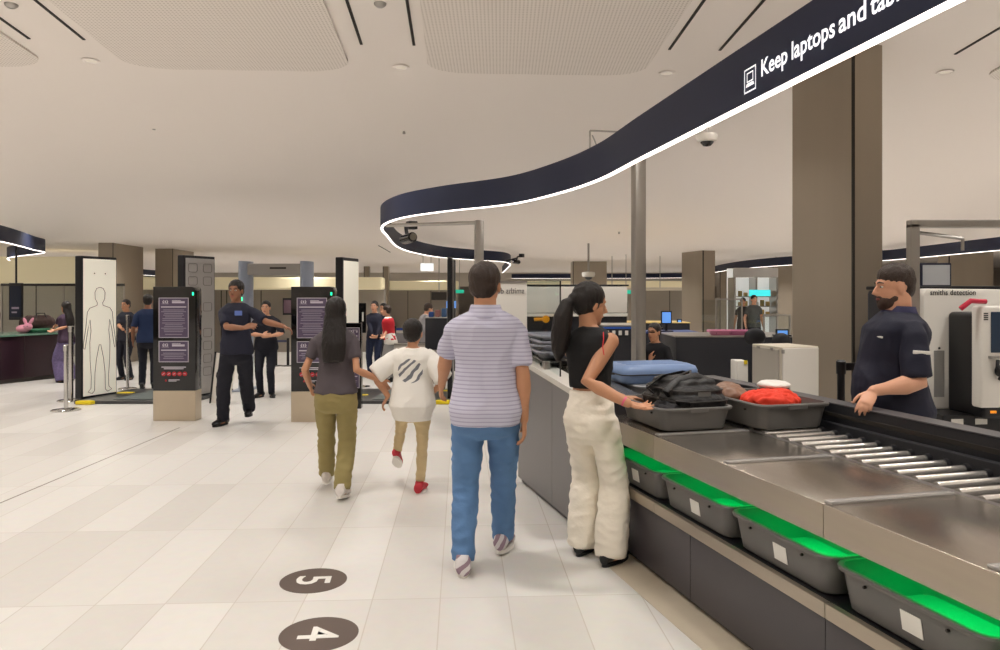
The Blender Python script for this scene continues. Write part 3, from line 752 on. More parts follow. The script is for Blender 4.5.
# ------------------------------------------------------------------ body scanners
def panel_at(p0, p1, z1, th, side, name, parent, m_edge=None):
    """upright slab from plan point p0 to p1; returns a placement matrix whose +x runs p0->p1 and -y faces the camera side"""
    v = Vector((p1[0] - p0[0], p1[1] - p0[1], 0)); ln = v.length; a = math.atan2(v.y, v.x)
    R = Matrix.Translation((p0[0], p0[1], 0)) @ Matrix.Rotation(a, 4, 'Z')
    b = MB().box(0, ln, 0, th, 0.03, z1, .012, mat=R).build(name, M['black'], parent)
    return R, ln
bs1 = empty('body_scanner', (0, 0, 0), 0, 'left body scanner with white silhouette panel beside the dark counter', 'body scanner', 'two-panel body scanners')
R, ln = panel_at((-6.28, 11.4), (-6.06, 12.02), 2.19, .13, 1, 'scanner_panel', bs1)
SILF = mat('scanner_face_glow', (236, 231, 216), .35, emit=.25)  # no lamp: emission added to brighten the reflective panel face
MB().box(.03, ln - .02, -.006, .0, .07, 2.15, .003, mat=R).build('white_face', SILF, bs1)
sil = [(0, 1.72), (.055, 1.70), (.085, 1.64), (.08, 1.54), (.045, 1.48), (.05, 1.44), (.17, 1.40), (.21, 1.34), (.235, 1.1), (.27, .88), (.275, .80), (.25, .78), (.235, .86), (.20, 1.08), (.165, 1.22), (.15, 1.05), (.17, .88), (.165, .6), (.145, .35), (.15, .18), (.20, .13), (.13, .10), (.09, .14), (.085, .4), (.06, .62), (.012, .84)]
full = sil + [(-x, z) for x, z in sil[::-1]]
kx = ln * .46 / .275
MB().tube([R @ Vector((ln / 2 + x * kx, -.010, z + .0)) for x, z in full + [full[0]]], .0045, 6, caps=False).build('silhouette_outline', mat('outline_grey', (120, 116, 108), .5), bs1)
for k in (-1, 1): MB().tube([R @ Vector((ln/2 + k * .10, -.012, 1.93)), R @ Vector((ln/2 + k * .10, -.006, 1.93))], .010, 8).build('status_dot', M['joint'], bs1)
R, ln = panel_at((-4.74, 11.4), (-4.50, 12.0), 2.20, .13, 1, 'scanner_panel', bs1)
BK = mat('scanner_back', (164, 160, 156), .4, vary=.05)
MB().box(.03, ln - .02, -.006, 0, .07, 2.16, .003, mat=R).build('back_cover', BK, bs1)
mb = MB()
for i in range(9):
    for k in (.08, ln - .26):
        z0 = .35 + i * .2
        if i in (4, 6): continue
        p = rrect(k, k + .18, z0, z0 + .13, .03, 0, 3)
        mb.tube([R @ Vector((q.x, -.008, q.y)) for q in p + [p[0]]], .004, 5, caps=False)
mb.build('cover_ribs', mat('cover_line', (110, 106, 104), .5), bs1)
for z in (.9, 1.25, 1.32): MB().box(ln/2 - .03, ln/2 + .03, -.012, -.004, z, z + .04, .003, mat=R).build('latch', M['joint'], bs1)
pl = MB().prism([(-6.25, 11.15), (-4.55, 11.15), (-4.42, 12.6), (-6.1, 12.6)], .002, .045, 'z', .006); pl.build('floor_mat', mat('scanner_mat', (70, 70, 70), .3), bs1)
MB().prism([(-5.75, 11.3), (-5.0, 11.3), (-4.95, 12.4), (-5.65, 12.4)], .045, .052, 'z').build('foot_mat', mat('foot_mat_grey', (104, 112, 110), .4), bs1)
def corner(x, y, parent, r=0.0):
    MB().prism([(-.10, -.05), (.12, -.05), (.16, .02), (.04, .06), (-.09, .04)], .0, .055, 'z', .012, mat=Matrix.Translation((x, y, 0.003)) @ Matrix.Rotation(r, 4, 'Z')).build('yellow_corner', M['yellow'], parent, smooth=40)
corner(-6.08, 11.10, bs1); corner(-5.96, 12.05, bs1, .2)
bs2 = empty('body_scanner', (0, 0, 0), 0, 'right body scanner whose white panel rises behind the walking woman', 'body scanner', 'two-panel body scanners')
R, ln = panel_at((-2.36, 11.4), (-2.23, 12.0), 2.17, .12, 1, 'scanner_panel', bs2)
MB().box(.03, ln - .02, -.006, 0, .07, 2.12, .003, mat=R).build('white_face', SILF, bs2)
R, ln = panel_at((-.72, 11.4), (-.74, 12.2), 2.17, .07, 1, 'scanner_panel', bs2)
MB().box(.03, ln - .02, -.006, 0, .07, 2.12, .003, mat=R).build('inner_cover', M['black'], bs2)
MB().prism([(-2.4, 11.15), (-.6, 11.15), (-.6, 12.6), (-2.3, 12.6)], .002, .045, 'z', .006).build('floor_mat', MATS['scanner_mat'], bs2)
MB().prism([(-1.9, 11.3), (-1.1, 11.3), (-1.1, 12.4), (-1.85, 12.4)], .045, .052, 'z').build('foot_mat', MATS['foot_mat_grey'], bs2)
corner(-2.2, 11.8, bs2); corner(-.86, 11.15, bs2); corner(-.94, 12.3, bs2)

# archway metal detector
ar = empty('metal_detector_arch', (at(246, 12.8), 12.8, 0), 0, 'grey blue walk-through metal detector arch behind the officers', 'metal detector')
AM = mat('arch_grey', (158, 166, 182), .4)
wA = (307 - 246) / F * 12.8
for x in (0, wA): MB().tube([(x, 0, 0), (x, 0, 2.16)], [(.26, .095)] * 2, 20, up=(0, 1, 0)).build('side_post', AM, ar, smooth=40)
MB().box(.05, wA - .05, -.16, .16, 1.93, 2.12, .02).build('cross_beam', mat('arch_beam', (150, 145, 140), .4), ar)
MB().box(.45, .72, -.165, -.16, 2.03, 2.06).build('lettering_bar', M['joint'], ar)
for x in (0, wA): MB().box(x - .14, x + .14, -.3, .3, 0, .03, .01).build('foot', AM, ar)
MB().box(wA * .02 - .02, .03, -.28, -.26, 1.50, 1.56, .004).build('green_light', mat('green_lamp', (30, 220, 150), .4, emit=2.5), ar)

# ------------------------------------------------------------------ information totems
PUR = mat('notice_purple', (84, 72, 96), .5); GRY = mat('notice_line', (196, 190, 200), .5); REDI = mat('icon_red', (190, 40, 50), .5)
LINE = mat('notice_text_line', (150, 142, 158), .5)
def emblem(mb, x, z, s):
    # small crest: shield with two curved supporters
    def q(pts): mb.add([(x + a * s * 1.0, -.0085, z + b * s) for a, b in pts], [tuple(range(len(pts)))])
    q([(-.18, .35), (.18, .35), (.16, -.1), (0, -.35), (-.16, -.1)])
    q([(-.25, -.35), (-.6, -.3), (-.75, .1), (-.45, .5), (-.3, .45), (-.5, .1), (-.35, -.1)])
    q([(.25, -.35), (.35, -.1), (.5, .1), (.3, .45), (.45, .55), (.75, .1), (.6, -.3)])
    q([(-.9, -.42), (.9, -.42), (.9, -.5), (-.9, -.5)])
def notice(r, x0, x1, z0, z1, m, big=True):
    g = MB(); w = .008
    for a, b, c, d in ((x0, x1, z0, z0 + w), (x0, x1, z1 - w, z1), (x0, x0 + w, z0, z1), (x1 - w, x1, z0, z1)): g.box(a, b, -.007, -.003, c, d)
    nb = MB().box(x0, x1, -.004, 0, z0, z1).build('notice_sheet', PUR, r); g.build('notice_border', GRY, nb)
    t = MB(); emblem(t, x0 + .085, z1 - .055, .05)
    t.box(x0 + .17, x1 - .05, -.008, -.004, z1 - .070, z1 - .045); t.box(x0 + .17, x1 - .10, -.008, -.004, z1 - .040, z1 - .032); t.build('crest_heading', GRY, nb)
    l = MB(); z = z1 - .125; h = MB().box(x0 + .03, x1 - .03, -.008, -.004, z, z + .014); h.build('headline', GRY, nb); random.seed(int(x0 * 1000))
    z -= .035
    while z > z0 + .03:
        k = random.uniform(.03, .09); l.box(x0 + k, x1 - k, -.008, -.004, z, z + .008); z -= .022 if random.random() > .2 else .034
    l.build('text_lines', LINE, nb)
def totem(x, y, label, w=.54, rot=0.0):
    e = empty('information_totem', (x, y, 0), rot, label, 'information totem', 'black information totems')
    h = 1.71; pts = [(0, .385), (w, .385), (w, h - .05), (w - .012, h - .015), (w - .05, h), (0, h)]
    MB().prism(pts, 0, .20, 'y', .004).build('totem_body', M['blackgloss'], e, smooth=30)
    MB().box(0.0, w, 0.0, .2, 0, .385, .004).build('plinth', mat('plinth_steel', (196, 182, 160), .38, .5, vary=.05), e)
    notice(e, .075, w - .085, 1.06, 1.57, M['joint']); notice(e, .075, w - .085, .75, 1.02, M['joint'])
    t = MB(); t.box(.11, w - .12, -.006, -.001, .680, .692); t.box(.14, w - .15, -.006, -.001, .660, .671); t.box(.20, w - .20, -.006, -.001, .520, .528); t.box(.20, w - .24, -.006, -.001, .505, .513)
    t.build('text_lines', GRY, e)
    for i in range(5):
        cx = .135 + i * .068; m = MB(); m.tube([(cx, -.001, .60), (cx, -.006, .60)], .028, 20); i_ = m.build('warning_icon', REDI, e)
        MB().tube([(cx - .014, -.008, .588 + .004 * i), (cx + .014, -.008, .612 - .003 * i)], .004, 6).build('icon_symbol', GRY, i_)
    MB().ball((.165, -.003, .515), (.012, .004, .014), 8).build('flame_icon', REDI, e)
    MB().box(w - .04, w - .02, -.005, 0, 1.60, 1.64, .002).build('green_light', MATS['green_lamp'], e)
    return e
totem(at(153, 9.68), 9.68, 'left black information totem with two purple notices on a steel plinth')
totem(at(291, 9.60), 9.60, 'right black information totem, partly behind the walking woman')
e = empty('notice_board', (at(343.5, 10.7), 10.7, 0), 0, 'low black board with two purple notices behind the walking woman', 'notice board')
w3 = (361 - 343.5) / F * 10.7
MB().box(0, w3, 0, .12, .0, zz(323, 10.7), .006).build('board', M['blackgloss'], e)
for a, b in ((327.5, 364), (368, 388)): notice(e, .03, w3 - .02, zz(b, 10.7), zz(a, 10.7), None)
# lane number post
e = empty('lane_number_sign', (at(358.5, 13.2), 13.2, 0), 0, 'dark lane sign with a white numeral 1 on a chrome post', 'sign')
MB().box(-.005, .13, 0, .04, zz(333, 13.2), zz(303, 13.2), .006).build('sign_plate', M['blackgloss'], e)
vs, fs = text_geo('1', .22, bold=.004); MB().add([(v.x + .02, -.004, zz(321, 13.2) + v.y) for v in vs], fs).build('numeral', M['sticker'], e)
MB().tube([(.04, .02, 0), (.04, .02, zz(333, 13.2))], .028, 14).build('post', M['chrome'], e, smooth=40); MB().lathe([(.16, 0), (.16, .01), (.03, .02)], 24, (.04, .02, 0)).build('base', M['chrome'], e, smooth=40)
# white board with a black S behind the officer
e = empty('lane_board', (at(210, 11.1), 11.1, 0), 0, 'leaning white board with a black S behind the pointing officer', 'sign')
MB().prism([(0, 0.02), (.28, 0.02), (.40, zz(354, 11.1)), (.08, zz(352, 11.1))], 0, .03, 'y', .003).build('board', M['white'], e)
MB().tube([(0, 0, 0.02), (.08, 0, zz(352, 11.1)), (.40, 0, zz(354, 11.1))], .014, 6).build('board_edge', M['black'], e)
vs, fs = text_geo('S', .50, bold=.01); MB().add([(v.x * .7 + .08, -.004, .16 + v.y) for v in vs], fs).build('letter', M['black'], e)

# stanchions
stanchion(at(66, 10.55), 10.55, .915, 'short polished barrier post nearest the camera, left of the silhouette panel', base=.19)
stanchion(at(71, 11.5), 11.5, 1.13, 'taller polished barrier post just behind the nearest post on the left', base=.19, r=.034)
stanchion(at(127.5, 12.9), 12.9, 1.26, 'slim polished barrier post right of the silhouette panel', base=.15, r=.024)

# ------------------------------------------------------------------ counter on the far left
def P(px, py): d = F * CH / (py - HY); return Vector((at(px, d), d, 0))
pa, pb = P(-60, 391), P(62, 377.5)
v = pb - pa; ang = math.atan2(v.y, v.x); ln = v.length
ct = empty('reception_counter', pa, ang, 'dark maroon counter at the far left with a thin glass-green top', 'counter')
MB().box(0, ln, 0, .9, .0, .84, .01).build('counter_front', mat('maroon_gloss', (44, 26, 32), .22, coat=.2), ct)
MB().box(-.02, ln + .03, -.03, .95, .84, .875, .006).build('counter_top', mat('counter_glass_green', (96, 128, 112), .2), ct)
MB().box(.02, ln - .02, -.004, 0, .0, .07).build('toe_kick', M['joint'], ct)
for k in (.33, .66): MB().box(ln * k - .004, ln * k + .004, -.003, 0, .07, .84).build('panel_joint', M['joint'], ct)
def on_ct(x, y, z=.875): return ct.matrix_world if False else (Matrix.Translation(pa) @ Matrix.Rotation(ang, 4, 'Z') @ Vector((x, y, z)))
def ctpos(px, dy=.35, z=.875):
    # point on the counter top seen in column px
    for i in range(200):
        x = ln * i / 199; p = on_ct(x, dy, z)
        if p.x / p.y * F + 500 >= px: return p
    return on_ct(ln, dy, z)
p = ctpos(23); pk = mat('pink_plush', (222, 150, 170), .9, bump=.5, bscale=90)
e = empty('plush_rabbit', p, 0, 'pink plush rabbit lying on the dark counter', 'soft toy')
remesh(MB().ball((0, 0, .08), (.13, .09, .08)).ball((.10, -.02, .12), (.085, .07, .075)), .012, 'body', pk, e, 2)
for k in (-1, 1): remesh(MB().tube([(.10 + k * .03, -.02, .17), (.11 + k * .07, -.02, .24), (.12 + k * .09, -.03, .29)], [.025, .032, .015], 10), .01, 'ear', pk, e, 1)
for k in (-1, 1): MB().ball((.10 + k * .03, -.085, .13), .009, 8).build('eye', M['black'], e)
p = ctpos(40, .30)
e = make_tray(.34, .5, .07, 'shallow green tray on the dark counter beside the pink rabbit', None, mat('tray_green', (70, 130, 100), .5), False); e.location = p; e.rotation_euler.z = ang - PI/2
p = ctpos(37, .62)
e = empty('duffel_bag', p, ang, 'dark duffel bag on the counter in front of the woman', 'bag')
remesh(MB().tube([(-.3, 0, .16), (-.2, 0, .17), (.2, 0, .17), (.3, 0, .16)], [.11, .15, .15, .11], 18), .014, 'bag_body', mat('duffel_dark', (64, 44, 40), .7, vary=.2), e, 2, .006)
MB().tube([(-.12, -.12, .22), (-.08, -.09, .36), (.08, -.09, .36), (.12, -.12, .22)], .012, 8).build('handle', M['black'], e, smooth=50)
# hanging display
e = empty('display_screen', (at(17, 15.5), 15.5, 0), .1, 'dark hanging display screen above the left counter', 'display')
MB().box(-.16, .10, 0, .06, zz(320, 15.5), zz(283, 15.5), .01, mat=Matrix.Rotation(.0, 4, 'Y')).build('screen_housing', M['black'], e)
MB().box(-.14, .08, -.006, 0, zz(317, 15.5), zz(286, 15.5)).build('screen', mat('screen_dim', (40, 46, 60), .2), e)
MB().tube([(-.03, .03, zz(283, 15.5)), (-.03, .03, zc(15.5))], .02, 8).build('ceiling_stem', M['black'], e)
MB().box(-.10, .04, -.009, -.005, zz(309, 15.5), zz(307, 15.5)).box(-.10, .0, -.009, -.005, zz(313, 15.5), zz(311.5, 15.5)).build('status_text', LINE, e)
# translucent screen beyond the counter
e = empty('glass_screen', (-10.9, 16.6, 0), .08, 'wide clear glass screen behind the left counter', 'glass screen')
MB().box(0, 2.6, 0, .02, 0, zz(286, 16.6)).build('pane', M['glass'], e); MB().box(0, 2.6, -.01, .03, zz(286, 16.6), zz(283.5, 16.6)).build('top_rail', M['joint'], e)
for x in (0, 1.3, 2.58): MB().box(x, x + .025, -.008, .03, 0, zz(286, 16.6)).build('mullion', M['satin'], e)
# ------------------------------------------------------------------ people
def sstep(t): t = max(0, min(1, t)); return t * t * (3 - 2 * t)
def ik(a, c, l1, l2, pole):
    a = Vector(a); c = Vector(c); v = c - a; d = v.length
    if d > (l1 + l2) * .998: c = a + v.normalized() * (l1 + l2) * .998; v = c - a; d = v.length
    x = (l1*l1 - l2*l2 + d*d) / (2*d); h = math.sqrt(max(0, l1*l1 - x*x)); n = v.normalized()
    p = Vector(pole); p = p - n * p.dot(n)
    if p.length < 1e-5: p = n.orthogonal()
    return a + n * x + p.normalized() * h, c
PROF = [(.74, .06, .03, -.010), (.775, .125, .070, -.012), (.80, .150, .096, -.012), (.86, .165, .115, -.014), (.92, .170, .120, -.014), (1.00, .160, .112, -.006), (1.10, .141, .098, .0), (1.20, .146, .104, .002),
        (1.30, .163, .114, .002), (1.38, .176, .110, -.003), (1.425, .170, .090, -.008), (1.465, .120, .068, -.010), (1.50, .062, .055, -.012)]
def prof(z):
    for a, b in zip(PROF[:-1], PROF[1:]):
        if z <= b[0]:
            t = (z - a[0]) / (b[0] - a[0]); t = max(0, t); return [a[i] + (b[i] - a[i]) * t for i in range(4)]
    return list(PROF[-1])
def hand_geo(mb, w, d, pn, side, curl=.35, spread=.12, s=1.0):
    """w wrist, d finger direction, pn palm normal, side +1/-1 picks the thumb side"""
    d = Vector(d).normalized(); pn = Vector(pn); pn = (pn - d * pn.dot(d)).normalized(); x = d.cross(pn) * side   # x: towards the thumb
    R = []
    for t, hw, ht in ((-.02, .026, .019), (.0, .028, .017), (.025, .038, .015), (.06, .042, .014), (.088, .040, .012), (.096, .036, .008)):
        R.append([w + d * t * s + x * (math.cos(a) * hw * s) + pn * (math.sin(a) * ht * s) for a in [2 * PI * k / 16 for k in range(16)]])
    mb.loft(R)
    for i, (off, ln) in enumerate(((.031, .072), (.0105, .081), (-.0105, .075), (-.031, .058))):
        p = w + d * .082 * s + x * off * s; ang = 0; pts = [p]; yaw = (1.5 - i) * spread * .35
        dd = (d + x * yaw).normalized()
        for k, fr in enumerate((.44, .31, .25)):
            ang += curl * (.7 + .25 * i) * (1, 1.1, .8)[k]
            p = p + (dd * math.cos(ang) + pn * math.sin(ang)) * ln * fr * s; pts.append(p)
        mb.tube(pts, [.0095 * s, .0088 * s, .0080 * s, .0062 * s], 10); mb.ball(pts[-1], .0066 * s, 8)
    p0 = w + d * .018 * s + x * .024 * s; p1 = p0 + (d * .6 + x * .75 + pn * .25).normalized() * .040 * s; p2 = p1 + (d * .85 + x * .35 + pn * .35).normalized() * .030 * s; p3 = p2 + (d * .95 + x * .05 + pn * .4).normalized() * .022 * s
    mb.tube([p0, p1, p2, p3], [.015 * s, .0118 * s, .0100 * s, .0075 * s], 10); mb.ball(p3, .0078 * s, 8)

def person(label, loc, face, H=1.75, near=False, skin='skin', hair='short', hairm='hair', top=None, bottom=None, shoes=None, sole=None,
           lean=0, side=0, twist=0, hyaw=0, hpitch=0, R=None, Lh=None, feet=None, bw=1.0, bd=1.0, belly=0.0, female=False,
           sleeve=.62, legw=1.0, flare=1.0, hem=.86, crop=None, seated=False, face_on=False, extras=None, neckw=1.0, toe=(0, 0), heel=(0, 0), sleeve_r=1.0, baggy=0.0, vest=None, collar=False, group=None, handcurl=.35, vox=None, armr=1.0, arml=1.0, heads=1.06, waist=1.03, shoe_s=1.0, shw=1.0, tb=None, cuffup=0.0):
    k = H / 1.75
    x0, y0 = loc; rz = math.radians(face)
    inv = Matrix.Rotation(-rz, 3, 'Z')
    def W(px, py, d): return (inv @ (Vector((at(px, d), d, zz(py, d))) - Vector((x0, y0, 0)))) / k
    def WF(px, py):
        d = F * CH / (py - HY); v = W(px, py, d); v.z = 0; return v
    pel = Vector((0, 0, .92)); drop = Vector((0, 0, 0))
    if seated: drop = Vector((0, 0, -.45))
    def U(p):
        p = Vector(p); t = sstep((p.z - .88) / .25)
        Rm = Matrix.Rotation(math.radians(twist) * t, 3, 'Z') @ Matrix.Rotation(math.radians(-lean) * t, 3, 'X') @ Matrix.Rotation(math.radians(side) * t, 3, 'Y')
        return pel + Rm @ (p - pel) + drop
    def WD(v): return inv @ Vector(v)
    def ring(z, off=0.0, n=28, rs=1.0):
        _, rx, ry, yc = prof(z)
        rx *= bw; ry *= bd
        if female:
            rx *= {True: .93}[True]
            if z < .98: rx *= 1.06
            if 1.22 < z < 1.36: ry *= 1.06
        rx += off; ry += off
        bl = belly * math.exp(-((z - 1.08) / .16) ** 2)
        out = []
        for i in range(n):
            a = 2 * PI * i / n; c, s_ = math.cos(a), math.sin(a)
            x = rx * math.copysign(abs(c) ** .85, c); y = yc + ry * math.copysign(abs(s_) ** .9, s_)
            if s_ > 0: y += bl * s_
            elif .82 < z < .98: y -= .018 * abs(s_) * (abs(c) ** .5)
            out.append(U((x * rs, y * rs, z)))
        return out
    vx = vox or (.0065 if near else .010)
    b = MB()
    zs = [.82, .86, .92, 1.0, 1.1, 1.2, 1.3, 1.38, 1.425, 1.465, 1.50]
    b.loft([ring(z, (-.022 if z < 1.03 else -.008) if crop else (-.026 if z < 1.46 else -.006)) for z in zs])
    # head
    nb = U((0, -.012, 1.47)); hc0 = U((0, .018, 1.630))
    tilt = Matrix.Rotation(math.radians(hyaw + twist), 3, 'Z') @ Matrix.Rotation(math.radians(-hpitch), 3, 'X')
    def Hd(p): return hc0 + tilt @ (Vector(p) * heads)
    HM = tilt.to_4x4() @ Matrix.Scale(heads, 4)
    b.tube([nb + Vector((0, 0, -.04)), nb + (Hd((0, -.02, -.05)) - nb) * .45, Hd((0, -.016, -.03))], [.066 * neckw, .056 * neckw, .056 * neckw], 18)
    b.ball(Hd((0, -.012, .030)), (.074, .093, .087), 20, mat=HM)
    b.ball(Hd((0, .018, -.030)), (.060, .068, .072), 18, mat=HM)
    b.ball(Hd((0, .034, -.070)), (.046, .046, .040), 14, mat=HM)
    b.ball(Hd((0, .064, -.095)), (.022, .018, .018), 10, mat=HM)
    b.tube([Hd((0, .078, .022)), Hd((0, .094, -.002)), Hd((0, .107, -.024)), Hd((0, .086, -.032))], [.008, .0095, .014, .011], 8)
    b.tube([Hd((-.042, .066, .026)), Hd((-.02, .080, .030)), Hd((.02, .080, .030)), Hd((.042, .066, .026))], .008, 8)
    b.ball(Hd((0, .082, -.056)), (.022, .009, .008), 10, mat=HM)
    for s_ in (-1, 1): b.ball(Hd((s_ * .074, -.008, -.006)), (.010, .019, .032), 10, mat=HM)
    # arms
    arms = {}
    for s_, spec in ((1, R), (-1, Lh)):
        sh = U((s_ * .166 * bw * shw * (.93 if female else 1), -.008, 1.395))
        spec = spec or {}
        wr = spec.get('w'); wr = W(*wr) if wr else U((s_ * .245 * bw, .03, .90))
        pole = WD(spec['wp']) if 'wp' in spec else spec.get('pole', (s_ * .3, -1, -.2))
        el, wr = ik(sh, wr, .285 * arml, .25 * arml, pole)
        dr = (wr - el).normalized(); hd = WD(spec['whd']) if 'whd' in spec else (Vector(spec['hd']) if 'hd' in spec else dr)
        pn = WD(spec['wpn']) if 'wpn' in spec else Vector(spec.get('pn', (-s_, .2, 0)))
        arms[s_] = (sh, el, wr)
        b.tube([sh + (sh - el).normalized() * .015, sh + (el - sh) * .25, sh + (el - sh) * .6, el, el + (wr - el) * .3, el + (wr - el) * .7, wr, wr + hd * .02],
               [a * armr * (1 if (i_ > 2 or sleeve <= 0) else (.45, .70, .84)[i_]) for i_, a in enumerate([.050 * bw, .047 * bw, .041 * bw, .037 * bw, .040 * bw, .031, .0265, .025] if not female else [.043, .041, .037, .033, .034, .028, .0225, .021])], 14)
        if sleeve <= 0: b.ball(sh, .052 * armr * .84, 14)
        hand_geo(b, wr + hd.normalized() * .015, hd, pn, s_ * spec.get('th', 1), curl=spec.get('curl', handcurl), s=.93 if female else 1.0)
    # legs
    legs = {}; ft = feet or [None, None]
    for i, s_ in enumerate((-1, 1)):
        hip = U((s_ * .092 * bw, 0, .90))
        if seated: an = Vector((s_ * .12, .42, .085)); pole = (0, .6, 1)
        elif ft[i] is not None:
            an = WF(*ft[i]); an = an + Vector((0, 0, .085 + heel[i])); pole = (s_ * .05, 1, .1)
        else: an = Vector((s_ * .10, -.01, .085)); pole = (0, 1, 0)
        kn, an = ik(hip, an, .43, .415, pole)
        ty = math.radians(toe[i]); fd = Vector((math.sin(ty) , math.cos(ty), -.8 * heel[i] / .15 if heel[i] else 0)).normalized()
        legs[s_] = (hip, kn, an, fd)
        b.tube([hip + Vector((0, 0, .02)), hip + (kn - hip) * .3, hip + (kn - hip) * .7, kn, kn + (an - kn) * .28, kn + (an - kn) * .75, an, an - Vector((0, 0, .03))],
               [.078, .074, .060, .048, .048, .036, .034, .036], 16)
        b.ball(an + fd * .05 - Vector((0, 0, .045)), (.038, .10, .03), 12, mat=Matrix.Rotation(-ty, 4, 'Z'))
    body = remesh(b, vx, 'person', M[skin], None, 3, loc=(x0, y0, 0), rotz=rz)
    body.scale = (k, k, k); tag(body, label, 'person', group)
    # trousers
    if bottom:
        t = MB(); tz = [.75, .775, .80, .86, .92, .98, 1.03] + ([waist] if waist > 1.04 else [])
        tbg = baggy if tb is None else tb
        t.loft([ring(z, (.010 if z < 1.0 else .006) + tbg * (1 if z < 1 else .3)) for z in tz])
        for s_ in (-1, 1):
            hip, kn, an, fd = legs[s_]
            cuff = an - Vector((0, 0, (.035 if flare > 1.3 else .02) - cuffup))
            rr = [.088, .094, .083 * legw, .070 * legw * (flare ** .4), .068 * legw * (flare ** .7), .060 * legw * flare, .058 * legw * flare]
            pts = [hip + Vector((0, 0, .0)), hip + (kn - hip) * .2, hip + (kn - hip) * .65, kn, kn + (an - kn) * .3, kn + (an - kn) * .8, cuff]
            t.tube(pts, [r + tbg for r in rr], 20)
        remesh(t, .009 if near else .013, 'trousers', bottom, body, 7, .007 if near else .004, 9, len(label), (1, 1, 1.7))
    # shirt
    if top:
        t = MB(); z0 = crop or hem
        zz_ = [z0] + [z for z in (.92, 1.0, 1.1, 1.2, 1.3, 1.38, 1.425, 1.465, 1.485) if z > z0 + .02]
        fl = .022 + baggy
        t.loft([ring(z, (fl if z < 1.15 else .010 + baggy * .8) if not crop else .008) for z in zz_])
        for s_ in (-1, 1):
            sh, el, wr = arms[s_]; fr = sleeve
            if fr <= 0: 
                t.ball(sh - Vector((s_ * .035, 0, -.0)), (.035, .05, .05), 10); continue
            a = sh + (sh - el).normalized() * .012 - Vector((s_ * .035, 0, 0))
            if fr <= 1:
                e1 = sh + (el - sh) * fr; ud = (el - sh)
                t.tube([a, sh + ud * .15, sh + ud * fr * .6, e1], [(.050 + baggy) * bw, (.055 + baggy * .8) * bw, (.054 * sleeve_r + baggy * .8) * bw, (.054 * sleeve_r + baggy * .8) * bw], 18)
            else:
                t.tube([a, sh, sh + (el - sh) * .5, el, el + (wr - el) * .5, el + (wr - el) * (fr - 1)], [(.056 + baggy) * bw, .057 * bw + baggy, .050 * bw + baggy, .048 + baggy, .041 + baggy, .034 + baggy], 16)
        o = remesh(t, .009 if near else .012, 'shirt', top, body, 4, .0075 if near else .004, 8, len(label) + 3, (1, 1, .8))
        if collar:
            cm = MB(); cr = .070 * neckw
            cm.loft([[U((math.cos(a) * r_ , math.sin(a) * r_ * .95 - .012, z_ - (.025 if math.sin(a) > .7 else 0))) for a in [2 * PI * i / 24 for i in range(24)]] for r_, z_ in ((cr + .030, 1.452), (cr + .014, 1.492), (cr + .004, 1.522), (cr - .004, 1.520), (cr, 1.46))])
            cm.build('collar', top if collar is True else collar, body, smooth=60)
    if vest:
        t = MB(); t.loft([ring(z, .022) for z in (.95, 1.0, 1.1, 1.2, 1.3, 1.38, 1.43, 1.46)]); remesh(t, .012, 'vest', vest, body, 3, .003, 9)
    # shoes
    if shoes:
        for s_ in (-1, 1):
            hip, kn, an, fd = legs[s_]; a = math.atan2(-fd.x, fd.y); pit = math.asin(max(-1, min(1, fd.z)))
            Rf = Matrix.Translation(an) @ Matrix.Rotation(a, 4, 'Z') @ Matrix.Rotation(pit, 4, 'X') @ Matrix.Scale(shoe_s, 4)
            def q(x, y, z): return Rf @ Vector((x, y, z))
            t = MB()
            t.loft([[q(math.cos(u) * hw, yc, -.080 + max(0, 1 + math.sin(u)) * hh / 2 + .012) for u in [2 * PI * j / 16 for j in range(16)]] for yc, hw, hh in
                    ((-.092, .024, .06), (-.080, .038, .085), (-.04, .041, .098), (.01, .038, .098), (.06, .041, .078), (.11, .047, .058), (.155, .042, .046), (.182, .022, .034))])
            t.tube([q(0, -.02, -.01), q(0, -.022, .03)], [.046, .042], 14)
            so = remesh(t, .007 if near else .011, 'shoe', shoes, body, 2)
            sl = MB().loft([[q(x, y, z) for x, y in [(math.cos(u) * (.040 if math.sin(u) < 0 else .047), .048 + math.sin(u) * .138) for u in [2 * PI * j / 20 for j in range(20)]]] for z in (-.084, -.080, -.062)])
            sl.build('sole', sole or M['rubber'], so, smooth=40)
            if near:
                lc = MB()
                for j in range(4): lc.tube([q(-.028, .045 + j * .022, .004 - j * .011), q(0, .05 + j * .022, .010 - j * .011), q(.028, .045 + j * .022, .004 - j * .011)], .0035, 6)
                lc.build('laces', M['sticker'] if sole else M['joint'], so)
    # hair
    h = MB()
    if hair:
        h.ball(Hd((0, -.024, .044)), (.083, .098, .088), 20, mat=HM); h.ball(Hd((0, -.050, .0)), (.076, .062, .072), 16, mat=HM)
        if hair not in ('short', 'crew'): h.ball(Hd((0, -.035, .02)), (.087, .09, .085), 16, mat=HM)
        if hair == 'crew':
            h = MB(); h.ball(Hd((0, -.016, .060)), (.080, .093, .072), 20, mat=HM); h.ball(Hd((0, -.048, .035)), (.077, .062, .066), 16, mat=HM); h.ball(Hd((0, -.058, -.005)), (.066, .046, .060), 16, mat=HM); h.ball(Hd((0, .022, .078)), (.060, .050, .036), 14, mat=HM)
        if hair == 'pony':
            h.ball(Hd((0, -.110, .015)), (.036, .034, .036), 12, mat=HM)
            h.tube([Hd((0, -.10, .02)), Hd((.0, -.145, -.02)), Hd((.0, -.160, -.10)), Hd((.0, -.155, -.20)), Hd((.0, -.150, -.29)), Hd((0, -.145, -.35))], [.022, .042, .060, .062, .046, .012], 14)
